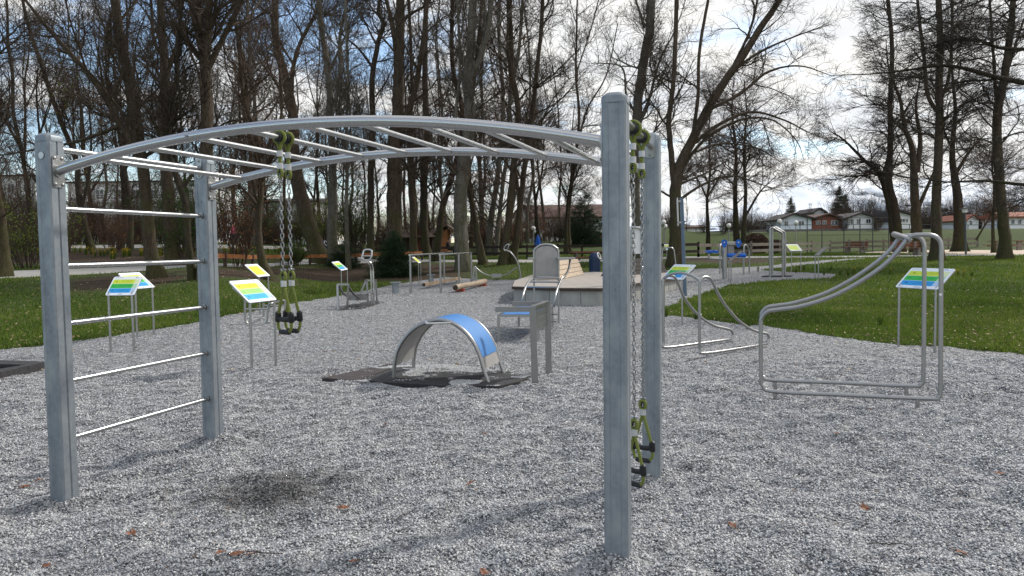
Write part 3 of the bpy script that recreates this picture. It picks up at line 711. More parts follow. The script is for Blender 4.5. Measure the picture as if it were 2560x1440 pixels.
bd((854.5, 742), (869.5, 736), 'small board with three bands beside the balance walker and the bushes', 'board_three_bands', over=.05, hleg=.9)
bd((1047, 706), (1057, 704), 'small yellow board under the left rail of the parallel bars', 'board_yellow', over=.05, k=.45)
bd((2246, 865), (2337, 879.5), 'wide board with lime, green and blue bands behind the tall curved rail frame', 'board_three_bands', over=.06)
bd((1660, 806), (1705.6, 813), 'banded board standing by the lawn edge beside the rear right post and curved dip bars', 'board_three_bands', over=.05)
bd((1978.7, 680), (2002, 679), 'lime coloured board far back between the tall hoop frame and the right lawn', 'board_lime', over=.07)
bd((1667, 668), (1681, 666), 'pale washed-out board under a steel hoop beside the big leaning tree', 'board_pale_green', over=.05)
def edge_board(pf1, pf2, e0, e1, label):
    A = G(*pf1); B = G(*pf2); d = A[1]; P0 = AT(*e0, d); P1 = AT(*e1, d); Y = P1-P0; h = np.linalg.norm(Y); Y /= h
    Xd = np.array([.12, .99, 0]); Nn = np.cross(Xd, Y); Nn /= np.linalg.norm(Nn)
    if Nn[2] < 0: Nn = -Nn
    T = thing('information_board', label, 'information board', (A+B)/2, 0, G_SIGN); m = MB()
    m.prism([(-.02, 0), (.62, 0), (.62, h), (-.02, h)], P0-Nn*.01, P0+Nn*.003, Xd, Y); part('board_panel', m, M['dark_steel'], T, smooth=False)
    for P, o in ((A, .04), (B, .52)):
        top = P0+Xd*o; m = MB(); base = top.copy(); base[2] = A[2]-.05; m.tube([base, top, P0+Xd*o+Y*h*.7-Nn*.025], .02, 10); part('leg', m, M['satin_steel'], T)
edge_board((1827, 707), (1836, 703), (1828, 650), (1857, 628), 'board seen edge-on as a dark slanted line before the blue seated machine')
edge_board((2046, 697), (2050, 694), (2047, 638), (2070, 617), 'board seen edge-on as a dark slanted line, rightmost at the small gravel patch')

# ================================================================== CURVED RAIL DEVICES
def planar(pts, P, N): return [ON(a, b, P, N) for a, b in pts]
def vplane(A, B):
    d = B-A; d[2] = 0; d /= np.linalg.norm(d); return A, np.array([-d[1], d[0], 0])
# tall push rail frame on the right
a1, a2 = GF(1938, 990), GF(2294, 1013); P1_, N1_ = vplane(a1, a2)
near = planar([(1935, 979), (2120, 988), (2325, 997), (2346, 992), (2351, 972), (2352, 800), (2353, 660), (2353, 618), (2347, 598), (2328, 588), (2300, 587), (2282, 589), (2266, 601), (2232, 642), (2190, 678), (2130, 716), (2070, 745), (2000, 766), (1945, 774), (1919, 779), (1904, 795), (1902, 820), (1903, 940), (1908, 965)], P1_, N1_)
T = thing('push_rail_frame', 'tall steel frame of two parallel tubes curving up to the right, on the gravel edge', 'exercise frame', (a1+a2)/2, 0)
m = MB(); m.tube(catmull(near, 150, True), .0215, 14, closed=True); part('side_tube', m, M['satin_steel'], T)
b1, b2 = GF(1938, 963), GF(2266, 981); b1, b2 = a1+(b1-a1), a2+np.array([(b1-a1)[0], (b1-a1)[1], 0]); P2_, N2_ = vplane(b1, b2)
far = planar([(1935, 951), (2100, 957), (2280, 965), (2301, 960), (2308, 942), (2310, 800), (2311, 640), (2310, 612), (2302, 596), (2285, 589.5), (2262, 589), (2246, 598), (2222, 628), (2180, 664), (2120, 704), (2060, 734), (1990, 756), (1940, 764), (1919, 768), (1906, 780), (1903, 800), (1903, 925), (1909, 943)], P2_, N2_)
m = MB(); m.tube(catmull(far, 150, True), .0215, 14, closed=True); part('side_tube', m, M['satin_steel'], T)
for (px, P, N) in ((1938, P1_, N1_), (2294, P1_, N1_), (1938, P2_, N2_), (2266, P2_, N2_)):
    top = ON(px, 983 if P is P1_ else 955, P, N) if px < 2000 else ON(px, 997 if P is P1_ else 966, P, N); bot = top.copy(); bot[2] = -.05; m = MB(); m.tube([bot, top], .02, 12); part('foot', m, M['satin_steel'], T)
h0 = ON(2236, 586, P2_, N2_); h1 = ON(2272, 599, P1_, N1_); m = MB(); dv = (h1-h0); m.tube([h0-dv*.08, h0-dv*.02, h0+dv*.5, h1+dv*.02, h1+dv*.08], [.012, .030, .033, .030, .012], 16); part('cross_handle', m, M['satin_steel'], T)
m = MB(); q = ON(2351, 736, P1_, N1_); m.tube([q-N1_*.02, q-N1_*.0235], .013, 14); part('maker_badge', m, M['white_paint'], T)
# dip bars
A1, A2 = GF(1666, 878), GF(1824, 854); B1, B2 = GF(1758, 891), GF(1914, 866)
T = thing('dip_bar_frame', 'pair of low sweeping steel tube loops joined by an arched bar, beside the right lawn', 'exercise frame', (A1+B2)/2, 0)
PA, NA = vplane(A1, A2); PB, NB = vplane(B1, B2)
la = planar([(1664, 875), (1740, 866), (1818, 855), (1829, 850), (1832, 841), (1826, 831), (1808, 826), (1785, 820), (1758, 804), (1732, 780), (1711, 751), (1698, 722), (1690, 704), (1682, 697), (1669, 696), (1660, 703), (1658, 715), (1658, 800), (1659, 862)], PA, NA)
lb = planar([(1758, 890), (1835, 880), (1908, 867), (1919, 861), (1922, 851), (1917, 841), (1899, 837), (1877, 829), (1851, 812), (1830, 791), (1811, 767), (1795, 740.6), (1782, 714), (1776, 704), (1768, 700), (1757, 701), (1750, 709), (1749, 722), (1749, 810), (1750, 878)], PB, NB)
la = [p+Zv*.04 for p in la]; lb = [p+Zv*.04 for p in lb]
for l in (la, lb): m = MB(); m.tube(catmull(l, 120, True), .0205, 14, closed=True); part('side_loop', m, M['satin_steel'], T)
e0, e1 = la[15], lb[16]; pts = [e0]
for (px, py, f) in ((1663, 694, .06), (1676, 686, .18), (1700, 682, .4), (1727, 688, .7), (1746, 699, .95)): pts.append(AT(px, py, e0[1]+(e1[1]-e0[1])*f))
m = MB(); m.tube(catmull(pts+[e1], 30), .0205, 14); part('arched_bar', m, M['satin_steel'], T)
m = MB(); q = ON(1749.5, 786, PB, NB); m.tube([q-NB*.019, q-NB*.0225], .013, 12); part('maker_badge', m, M['white_paint'], T)
# push-up stand behind the large board
c1, c2 = GF(622, 815), GF(668, 814)
T = thing('push_up_stand', 'pair of low steel tube loops behind the large banded board near the lawn', 'exercise frame', c1, 0)
Pc, Nc = vplane(c1, c2)
l = planar([(612, 750), (613, 795), (618, 808), (630, 813), (652, 813), (664, 808), (668, 795), (669, 775), (672, 764), (682, 757)], Pc, Nc)
l += [AT(700, 753, c1[1]+1.1), AT(708, 751, c1[1]+1.35), AT(712, 755, c1[1]+1.4), AT(712, 775, c1[1]+1.4)]
m = MB(); m.tube(catmull(l, 70), .024, 12); part('front_loop', m, M['satin_steel'], T)
m = MB(); m.tube(planar([(613, 773), (668, 772)], Pc, Nc), .02, 12); part('cross_bar', m, M['satin_steel'], T)
yb = c1[1]+1.4; l = [AT(659, 757, yb), AT(659, 785, yb), AT(662, 796, yb), AT(672, 800, yb), AT(700, 801, yb), AT(709, 796, yb), AT(712, 785, yb), AT(712, 770, yb)]
m = MB(); m.tube(catmull(l, 40), .024, 12); m.tube([AT(659, 764, yb), AT(712, 764, yb)], .02, 12); part('rear_loop', m, M['satin_steel'], T)
for q in (GF(646, 818), GF(673, 812)): m = MB(); m.tube([q-Zv*.12, q+Zv*.06], .03, 12); part('foot', m, M['satin_steel'], T)

# ================================================================== ARCH
f1, f2 = GF(985, 947), GF(1221, 957); f3, f4 = GF(1034, 924), GF(1260, 934)
Pn, Nn_ = vplane(f1, f2); Pf, Nf_ = vplane(f3, f4)
T = thing('back_stretch_arch', 'low half-round steel arch with a blue mat on top, over a dark rubber mat', 'exercise arch', (f1+f4)/2, 0)
ra = catmull(planar([(985, 947), (986, 915), (993, 880), (1010, 848), (1035, 822), (1065, 806), (1098, 800), (1130, 807), (1160, 827), (1183, 855), (1199, 888), (1210, 925), (1221, 957)], Pn, Nn_), 61)
rb = np.array([p+(f3-f1)*(1-i/60.)+(f4-f2)*(i/60.) for i, p in enumerate(ra)])
m = MB(); m.tube(ra, .023, 14); part('rim_tube', m, M['satin_steel'], T); m = MB(); m.tube(rb, .023, 14); part('rim_tube', m, M['satin_steel'], T)
def strip(i0, i1, e, off, th):
    m = MB(); vs = []; n = 0
    for i in range(i0, i1+1):
        t = ra[min(i+1, 60)]-ra[max(i-1, 0)]; ac = rb[i]-ra[i]; nn = np.cross(ac, t); nn = nn/np.linalg.norm(nn); nn = nn if nn[2] > 0 or True else -nn
        c = (ra[30]+ra[0]+ra[60])/3; 
        if nn@(ra[i]-c) < 0: nn = -nn
        a, b = ra[i]+ac*e, rb[i]-ac*e
        vs += [a+nn*off, b+nn*off, b+nn*(off-th), a+nn*(off-th)]; n += 1
    fs = []
    for k in range(n-1):
        o = 4*k; fs += [(o, o+1, o+5, o+4), (o+1, o+2, o+6, o+5), (o+2, o+3, o+7, o+6), (o+3, o, o+4, o+7)]
    fs += [(0, 3, 2, 1), (4*n-4, 4*n-3, 4*n-2, 4*n-1)]; return m.add(vs, fs)
part('curved_panel', strip(5, 55, .02, .004, .008), M['grey_panel'], T, sharp=50)
part('blue_mat', strip(10, 51, .055, .016, .0105), M['blue_mat'], T, sharp=50)
i = 26; c = ra[30]; m = MB(); hp = [c+u for u in (np.array([-.16, -.02, -.012]), np.array([-.13, -.055, -.035]), np.array([.08, -.075, -.03]), np.array([.15, -.05, -.03]), np.array([.17, -.012, -.03]))]
m.tube(catmull(hp, 24), .014, 10); part('hand_grip', m, M['stainless'], T)
# rubber mats
def flatpoly(name, pts, dz, th, mat, parent=None, noise=0.):
    P = [np.array(p, float) for p in pts]; m = MB(); m.prism([(p[0], p[1]) for p in P], (0, 0, P[0][2]+dz-th), (0, 0, P[0][2]+dz), (1, 0, 0), (0, 1, 0)); return part(name, m, mat, parent, smooth=False)
T = thing('rubber_mat', 'dark rubber mat half covered by gravel under the blue arch', 'safety mat', GF(1080, 945), 0)
flatpoly('mat_surface', [GF(905, 953), GF(985, 921), GF(1120, 916), GF(1335, 938), GF(1300, 956), GF(1246, 968), GF(1100, 966), GF(960, 958)], .012, .06, M['rubber_mat'], T)
flatpoly('edge_strip', [GF(805, 948), GF(960, 914), GF(988, 911), GF(985, 920), GF(895, 954)], .016, .06, M['rubber_edge'], T, )
# gravel kicked over the mat
def gravel_on(name, polypx, n, zt, label, sz=1., parent=None, clump=.5):
    P = [GF(*p) for p in polypx]; pa = np.array(P); x0, x1, y0, y1 = pa[:, 0].min(), pa[:, 0].max(), pa[:, 1].min(), pa[:, 1].max()
    x = x0+(x1-x0)*rng.random(n); y = y0+(y1-y0)*rng.random(n); k = inpoly(x, y, [p[:2] for p in P]) & (vnoise(x, y, 3.2, 77)*.7+vnoise(x, y, 8, 78)*.3 > clump); x, y = x[k], y[k]; n = len(x)
    r = (.006+.007*rng.random(n))*sz; V = cube[None]*(1+.7*(rng.random((n, 8, 3))-.5)); V *= r[:, None, None]; V[..., 0] += x[:, None]; V[..., 1] += y[:, None]; V[..., 2] = V[..., 2]*.6+zt+.004
    o = raw(name, V.reshape(-1, 3), ((np.arange(n)*8)[:, None, None]+cf[None]).reshape(-1, 4), M['gravel_stone'], attrs={'rnd': ('FACE', np.repeat(.3+.7*rng.random(n), 6))}); return tag(o, label, 'gravel', kind='stuff')
gravel_on('scattered_gravel', [(805, 948), (960, 914), (1120, 914), (1340, 938), (1246, 968), (960, 962)], 34000, .013, 'loose gravel strewn over the dark rubber mat under the arch', 1., clump=.54)
T = thing('ground_trampoline', 'sunken trampoline with a black rubber frame at the left edge', 'trampoline', GF(20, 930), 0)
o0, o1, o2, o3 = GF(-260, 905), GF(10, 909), GF(118, 919), GF(-160, 985); 
i0, i1, i2, i3 = GF(-190, 921), GF(0, 924), GF(62, 927), GF(-130, 962)
for a, b, c, d in ((o0, o2, i2, i0), (o2, o3, i3, i2), (o3, o0, i0, i3)):
    m = MB(); m.prism([(q[0], q[1]) for q in (a, b, c, d)], (0, 0, -.02), (0, 0, .085), (1, 0, 0), (0, 1, 0)); part('frame_side', m, M['rubber_mat'], T, smooth=False)
m = MB(); m.prism([(q[0], q[1]) for q in (i0, i2, i3)], (0, 0, .02), (0, 0, .035), (1, 0, 0), (0, 1, 0)); part('jumping_mat', m, M['black_rubber'], T, smooth=False)

# ================================================================== LEG PRESS TABLE: bench, upright arms and chair
def sq(m, a, b, w=.06, h=.04, up=(0, 0, 1)): return m.beam(a, b, w, h, up)
T = thing('upright_arm_frame', 'two upside-down L-shaped steel uprights with a perforated plate between them, beside the arch', 'exercise frame', GF(1350, 945), 0)
p1, p2 = GF(1338, 957), GF(1372, 935); hz1 = ON(1330, 771, p1, np.array([0, 1., 0]))[2]; 
for P, (tx, ty), (ax, ay) in ((p1, (1331, 767), (1239, 773.5)), (p2, (1369, 754), (1280, 759))):
    top = AT(tx, ty, P[1]); top[2] -= 0; arm = AT(ax, ay, P[1]+.05); m = MB(); sq(m, P-Zv*.12, top+Zv*.0, .075, .045, (0, 1, 0)); part('upright', m, M['dark_steel'], T, smooth=False)
    m = MB(); e = top.copy(); e[2] = arm[2]; sq(m, e+np.array([-.024, 0, .001]), arm, .055, .058); part('arm', m, M['dark_steel'], T, smooth=False)
    globals()['top_%d' % (1 if P is p1 else 2)] = top
m = MB(); a, b = top_1+Zv*.0, top_2+Zv*.0; dz = -.24; d = (b-a); nn = np.array([-d[1], d[0], 0]); nn /= np.linalg.norm(nn)
# plate with three rows of slots: built as bars around the holes
d0 = d/np.linalg.norm(d); L = np.linalg.norm(d); rows = 3; cols = 9
for r in range(rows+1):
    z0 = -.0-(r*.08); m.box((a+b)/2+Zv*(z0-.028), (L-.08, .006, .056 if r else .06), d0, nn, Zv) if True else 0
for r in range(rows):
    for c in range(cols+1):
        m.box(a+d0*(.04+(L-.08)*c/cols)+Zv*(-.068-r*.08), ((L-.08)/cols*.55, .0058, .026), d0, nn, Zv)
part('perforated_plate', m, M['satin_steel'], T, smooth=False)
m = MB(); m.box((a+b)/2+Zv*.002, (L-.05, .07, .02), d0, nn, Zv); part('top_cross_bar', m, M['satin_steel'], T, smooth=False)
T = thing('bench', 'long low steel bench with blue mats behind the upright arm frame', 'exercise bench', GF(1320, 835), 0)
q1 = GF(1247, 850); q4 = GF(1392, 815); ld = np.array([.16, .987, 0]); wd = np.array([.987, -.16, 0]); Lb = 2.3; Wb = .68; zb = .42
q4 = q1+ld*Lb+wd*Wb
m = MB()
for a, b in ((q1, q1+wd*Wb), (q1+ld*Lb, q4), (q1, q1+ld*Lb), (q1+wd*Wb, q4)): sq(m, a+Zv*zb, b+Zv*zb, .04, .04)
part('bench_frame', m, M['satin_steel'], T, smooth=False)
for a in (q1, q1+wd*Wb, q4, q1+ld*Lb): m = MB(); sq(m, a-Zv*.12, a+Zv*(zb-.02), .045, .045, (0, 1, 0)); part('leg', m, M['satin_steel'], T, smooth=False)
for t0, t1 in ((.04, Lb-.04),): m = MB(); c = q1+ld*(t0+t1)/2+wd*Wb/2+Zv*(zb+.012); m.box(c, (Wb-.09, t1-t0, .022), wd, ld, Zv); part('blue_mat', m, M['blue_mat'], T, smooth=False)
m = MB(); sq(m, q4-ld*.35+Zv*.13-wd*.35, q4-ld*.35+Zv*.13+wd*.12, .06, .025); part('step_bar', m, M['dark_steel'], T, smooth=False)
m = MB(); sq(m, q4-ld*.1+Zv*.25-wd*.35, q4-ld*.1+Zv*.25+wd*.12, .06, .025); part('step_bar', m, M['dark_steel'], T, smooth=False)
# high chair behind
yc = 16.2
T = thing('steel_chair', 'tall steel reclining chair with rounded grey back and side arms, in front of the platform', 'exercise chair', AT(1365, 760, yc), 0)
K = lambda px, py, dy=0: AT(px, py, yc+dy)
back = fillet([K(1335, 700), K(1335, 630), K(1337, 622), K(1350, 613), K(1366, 610.5), K(1381, 613), K(1394, 622), K(1396, 630), K(1396, 700)], .05, 3)
m = MB(); m.tube(back, .024, 12); part('back_frame', m, M['satin_steel'], T)
pl = [K(1338, 696), K(1338, 630), K(1342, 622), K(1353, 616), K(1366, 614.5), K(1379, 616), K(1389, 622), K(1393, 630), K(1393, 696)]
m = MB(); vs = [p+np.array([0, .012, 0]) for p in pl]+[p+np.array([0, -.012, 0]) for p in pl]; n = len(pl); m.add(vs, [tuple(range(n)), tuple(range(2*n-1, n-1, -1))]+[(i, (i+1) % n, n+(i+1) % n, n+i) for i in range(n)]); part('back_panel', m, M['grey_panel'], T, smooth=False)
for px in (1335, 1396): m = MB(); a = K(px, 700); b = a.copy(); b[2] = -.05; m.tube([b, a], .02, 10); part('rear_leg', m, M['satin_steel'], T)
y2 = -1.5
for sg, pts in ((0, [(1304, 762, y2), (1307, 740, y2), (1314, 718, y2+.35), (1323, 703, y2+.8), (1332, 697, y2+1.1), (1338, 695, y2+1.3)]), (1, [(1385, 768, y2), (1388, 742, y2), (1394, 720, y2+.35), (1401, 704, y2+.8), (1404, 696, y2+1.), (1412, 690, y2+1.1), (1420, 677, y2+1.2), (1424, 662, y2+1.3), (1425, 648, y2+1.4)])):
    m = MB(); m.tube(catmull([K(*p) for p in pts], 26), .023, 12); part('side_tube', m, M['satin_steel'], T)
for a, b in (((1331, 696.5, y2+1.1), (1399, 695, y2+1.1)), ((1322, 704, y2+.8), (1398, 705, y2+.8)), ((1314, 717, y2+.4), (1393, 718, y2+.4)), ((1340, 692, -.05), (1396, 692, -.05))):
    m = MB(); m.tube([K(*a), K(*b)], .02, 12); part('seat_bar', m, M['satin_steel'], T)
m = MB(); m.box(K(1414, 645.5, -.25), (.36, .5, .035)); part('armrest', m, M['satin_steel'], T, smooth=False); m = MB(); m.box(K(1328, 646, -.25), (.14, .5, .035)); part('armrest', m, M['satin_steel'], T, smooth=False)

# ================================================================== PLATFORM
zt = .47
pp = [GF(1285, 756), GF(1405, 762), GF(1500, 763), GF(1528, 761), GF(1571, 749), GF(1640, 737), GF(1701, 726)]
pp = pp+[np.array([6.6, 31, 0]), np.array([3.6, 33.5, 0]), np.array([.9, 31.5, 0]), np.array([.15, 26, 0])]
T = thing('platform', 'low round-cornered concrete platform with a paved wooden deck, right of the chair', 'platform', pp[2], 0)
m = MB(); m.prism([(p[0], p[1]) for p in pp], (0, 0, -.1), (0, 0, zt-.09), (1, 0, 0), (0, 1, 0)); part('concrete_base', m, M['concrete'], T, smooth=False)
cc_ = sum(pp)/len(pp); big = [cc_+(p-cc_)*(1+.09/np.linalg.norm(p-cc_)) for p in pp]
m = MB(); m.prism([(p[0], p[1]) for p in big], (0, 0, zt-.088), (0, 0, zt-.015), (1, 0, 0), (0, 1, 0)); part('dark_rim', m, M['timber_end'], T, smooth=False)
m = MB(); m.prism([(p[0], p[1]) for p in [cc_+(p-cc_)*(1+.06/np.linalg.norm(p-cc_)) for p in pp]], (0, 0, zt-.014), (0, 0, zt), (1, 0, 0), (0, 1, 0)); dk = part('deck', m, M['deck_wood'], T, smooth=False)
t = NT('deck_boards'); v = t.coord(False); br = t.n('ShaderNodeTexBrick'); br.inputs['Scale'].default_value = 1.; br.inputs['Brick Width'].default_value = .9; br.inputs['Row Height'].default_value = .14; br.inputs['Mortar Size'].default_value = .008
for k_, c_ in (('Color1', (.33, .295, .265)), ('Color2', (.41, .375, .34)), ('Mortar', (.10, .08, .07))): br.inputs[k_].default_value = (*c_, 1)
t.l(v, br.inputs[0]); nz = t.noise(v, 7, 5, .7); dk.data.materials[0] = t.bsdf(t.mix(t.math('MULTIPLY', nz, .5), br.outputs[0], (.28, .25, .22)), .85, 0, nz, .3, .01)
jc = MB()
for a, b in zip(pp[:7], pp[1:7]):
    d = b-a; L = np.linalg.norm(d); k = max(1, int(round(L/1.0))); nn = np.array([d[1], -d[0], 0])/L
    for i in range(k): q = a+d*(i+.5)/k; jc.box(q+Zv*(zt-.09)/2-nn*.004, (.012, .016, zt-.12), d/L, nn, Zv)
part('panel_joint', jc, M['dark_slat'], T, smooth=False)
def KD(px, py, z): return GF(px, py, z)
def slatbench(px, label, mat, name='deck_bench', rows=4, sg=1):
    a, b = KD(*px[0], zt), KD(*px[1], zt); d = b-a; L = np.linalg.norm(d); d /= L; back = np.array([-d[1], d[0], 0])*sg
    T = thing(name, label, 'bench', (a+b)/2, 0, 'slatted backrest benches on the platform'); H = .62; tl = .22
    for r in range(rows):
        z0, z1 = H*r/rows+.012, H*(r+1)/rows-.004; m = MB(); o0, o1 = tl*z0/H, tl*z1/H
        e0, e1 = .12*z0/H, .12*z1/H
        vs = [a+d*e0+back*o0+Zv*z0, b-d*e0+back*o0+Zv*z0, b-d*e1+back*o1+Zv*z1, a+d*e1+back*o1+Zv*z1]; vs += [v+back*.05 for v in vs]
        m.add(vs, [(0, 1, 2, 3), (7, 6, 5, 4), (0, 4, 5, 1), (1, 5, 6, 2), (2, 6, 7, 3), (3, 7, 4, 0)]); part('slat', m, mat, T, smooth=False)
    m = MB(); vs = [a+back*.06, b+back*.06, b+back*(tl+.05)-d*.12+Zv*(H-.01), a+back*(tl+.05)+d*.12+Zv*(H-.01), b+back*.75, a+back*.75]; m.add(vs, [(0, 1, 2, 3), (3, 2, 4, 5), (0, 3, 5), (1, 4, 2), (0, 5, 4, 1)]); part('body', m, mat, T, smooth=False)
slatbench([(1397, 700), (1460, 686)], 'light wood slatted bench on the platform beside the chair back', M['bench_wood'])
slatbench([(1545, 690), (1668, 681)], 'dark slatted bench on the far side of the platform behind the right posts', M['dark_slat'])  # near-black slats: the shade on the bench front is put into the colour

# ================================================================== white panel stand, sign pole
P = GF(1592, 752); y = P[1]
T = thing('panel_stand', 'white blank notice panel in a tall rounded steel frame behind the right posts', 'notice stand', P, 0)
fr = fillet([AT(1578, 752, y), AT(1578, 569, y), AT(1604, 571, y), AT(1604, 749, y)], .12, 6); m = MB(); m.tube(fr, .024, 12); part('frame_tube', m, M['satin_steel'], T)
m = MB(); m.box((AT(1577, 565, y+.05)+AT(1602, 635, y+.05))/2, (AT(1603, 600, y)[0]-AT(1571, 600, y)[0], .03, AT(1590, 566, y)[2]-AT(1590, 635, y)[2])); part('white_panel', m, M['white_paint'], T, smooth=False)
P = G(1713, 739); y = P[1]
T = thing('sign_pole', 'tall blue-grey pole carrying a white sign seen edge-on, beside the big leaning tree', 'sign', P, 0)
m = MB(); m.tube([AT(1713, 741, y), AT(1704, 495, y)], .055, 14); part('pole', m, M['pole_blue'], T)
m = MB(); a = AT(1699, 493, y); b = AT(1701.5, 563, y); m.prism([(0, 0), (.6, 1.1), (.56, 1.13), (-.04, .03)], b-np.array([.05, 0, 0]), a-np.array([.05, 0, 0]), (.35, 0, 0), (0, 1, 0)); part('sign_plate', m, M['white_paint'], T, smooth=False)
for py in (503, 556): m = MB(); q = AT(1705, py, y); m.box(q+np.array([-.04, 0, 0]), (.16, .08, .05)); part('clamp', m, M['satin_steel'], T, smooth=False)

# ================================================================== balance walker (left) 
def portal(m, a, b, top, w=.05): sq(m, a, a+top, w, w, (0, 1, 0)); sq(m, b, b+top, w, w, (0, 1, 0)); sq(m, a+top, b+top, w, w)
P = GF(905, 770); T = thing('balance_walker', 'steel swinging step machine with an upright looped handle, left of the yew bush', 'exercise machine', P, 0)
y1 = GF(856, 774)[1]; y2 = GF(935, 760)[1]
a1_, a2_, a3_, a4_ = GF(845, 775), GF(868, 773), AT(871, 711, y1), AT(844, 711, y1)
m = MB(); sq(m, a1_, a4_, .05, .05, (0, 1, 0)); sq(m, a2_, a3_, .05, .05, (0, 1, 0)); sq(m, a3_, a4_, .05, .05); part('front_portal', m, M['satin_steel'], T, smooth=False)
m = MB(); A = lambda px, py, d=y2: AT(px, py, d)
sq(m, A(903, 730), A(915, 701), .05, .05, (0, 1, 0)); sq(m, A(920, 757), A(917, 701), .05, .05, (0, 1, 0)); sq(m, A(943, 757), A(939, 701), .05, .05, (0, 1, 0)); sq(m, A(914, 701), A(941, 701), .05, .05); sq(m, A(939, 701), A(931, 735), .04, .04, (0, 1, 0)); part('rear_portal', m, M['satin_steel'], T, smooth=False)
for pts in (((848, 716, y1), (855, 730, y1+.2), (866, 740, y1+.4), (875, 744, y1+.6)), ((871, 716, y1), (880, 730, y1+.2), (890, 740, y1+.4), (902, 746, y1+.6))):
    m = MB(); P_ = catmull([AT(*p) for p in pts], 12)
    for i in range(11): m.beam(P_[i], P_[i+1], .06, .02)
    part('swing_arm', m, M['dark_steel'], T, smooth=False)
ym = (y1+y2)/2
m = MB(); m.box(AT(895, 731.5, ym+.1), (.85, .36, .025)); part('foot_board', m, M['satin_steel'], T, smooth=False)
for px, dd in ((882, -.1), (908, .1)): m = MB(); m.box(AT(px, 743, ym+dd), (.26, .3, .15)); part('damper_box', m, M['dark_steel'], T, smooth=False)
for o in (0, 6): m = MB(); m.tube(catmull([AT(929+o, 765, y2-.4), AT(928+o*.9, 700, y2-.4), AT(926+o, 668, y2-.4), AT(921+o, 658, y2-.5), AT(911+o, 650, y2-.5)], 24), .024, 10); part('mast_tube', m, M['stainless'], T)
yh = y2-.5; m = MB(); m.tube(catmull(fillet([AT(903, 650, yh), AT(910, 624, yh+.1), AT(930, 624, yh+.1), AT(929, 641, yh), AT(924, 650, yh)], .09, 4, True), 40, True), .026, 10, closed=True); m.tube([AT(906, 640, yh), AT(927, 640, yh)], .018, 8); part('handle_loop', m, M['stainless'], T)
flatpoly('ground_mat', [GF(822, 773), GF(848, 776), GF(905, 772), GF(962, 755), GF(930, 752), GF(860, 765)], .008, .06, M['rubber_mat'], T)
# ---- parallel bars
bars = [[(1027, 733), (1072, 719), (1111, 709)], [(1102, 732), (1142, 716), (1179, 705)]]
for k, ps in enumerate(bars):
    P = [GF(*p) for p in ps]; T = thing('parallel_bar', 'left waist-high steel rail on three thin posts beyond the gravel' if k == 0 else 'right waist-high steel rail on three thin posts above the log', 'parallel bar', P[0], 0, 'pair of waist-high parallel rails'); H = 1.36
    d = P[2]-P[0]; d /= np.linalg.norm(d); P[1] = P[0]+d*((P[1]-P[0])@d)
    m = MB(); m.tube([P[0]-d*.12+Zv*H, P[2]+d*.12+Zv*H], .034, 10); part('rail', m, M['stainless'], T)
    for p in P: m = MB(); m.tube([p-Zv*.12, p+Zv*H], .038, 10); part('leg', m, M['satin_steel'], T)
a, b = GF(1060, 722), GF(1149, 704); d = (b-a)/np.linalg.norm(b-a); T = thing('balance_beam', 'square timber beam raised low above the gravel between the parallel rails', 'balance beam', a, 0)
m = MB(); sq(m, a+Zv*.16, b+Zv*.16, .12, .12); bmm = part('beam', m, M['timber'], T, smooth=False); m = MB(); m.box(a+Zv*.16-d*.003, (.006, .121, .121), d, np.cross(Zv, d), Zv); part('end_face', m, M['timber_end'], bmm, smooth=False)
for f in (.12, .9): m = MB(); q = a+(b-a)*f; m.tube([q-Zv*.12, q+Zv*.1], .04, 8); part('foot', m, M['satin_steel'], T)
a, b = GF(1143, 730), GF(1211, 714); d = (b-a)/np.linalg.norm(b-a); T = thing('balance_log', 'thick round wooden log lying on red brackets right of the parallel bars', 'log', a, 0); ea, eb = a-d*.25+Zv*.17, b+d*.1+Zv*.17
m = MB(); m.tube([ea+(eb-ea)*f+np.array([0, 0, .01*math.sin(7*f)]) for f in np.linspace(0, 1, 12)], [.105+.006*math.sin(9*f) for f in np.linspace(0, 1, 12)], 16); lg = part('log_body', m, M['log_wood'], T); m = MB(); m.tube([ea-d*.002, ea-d*.006], .09, 16); part('end_face', m, M['timber_end'], lg)
for f in (.1, .92): m = MB(); q = a+(b-a)*f; m.box(q+Zv*.04, (.3, .2, .09), np.cross(Zv, d), d, Zv); part('bracket', m, M['red_bracket'], T, smooth=False)
for (px, py, lb) in ((989, 733, 'square galvanised step stool left of the parallel bars'), (1078, 708, 'square galvanised step stool behind the left parallel rail')):
    P = GF(px, py); T = thing('step_stool', lb, 'stool', P, 0, 'galvanised step stools'); m = MB(); m.prism([(-.1, -.1), (.1, -.1), (.1, .1), (-.1, .1)], P-Zv*.12, P+Zv*.36, (math.cos(.3), math.sin(.3), 0), (-math.sin(.3), math.cos(.3), 0)); part('column', m, M['galv'], T, smooth=False)
    m = MB(); m.prism([(-.18, -.18), (.18, -.18), (.18, .18), (-.18, .18)], P+Zv*.362, P+Zv*.40, (math.cos(.3), math.sin(.3), 0), (-math.sin(.3), math.cos(.3), 0)); part('top_plate', m, M['galv'], T, smooth=False)
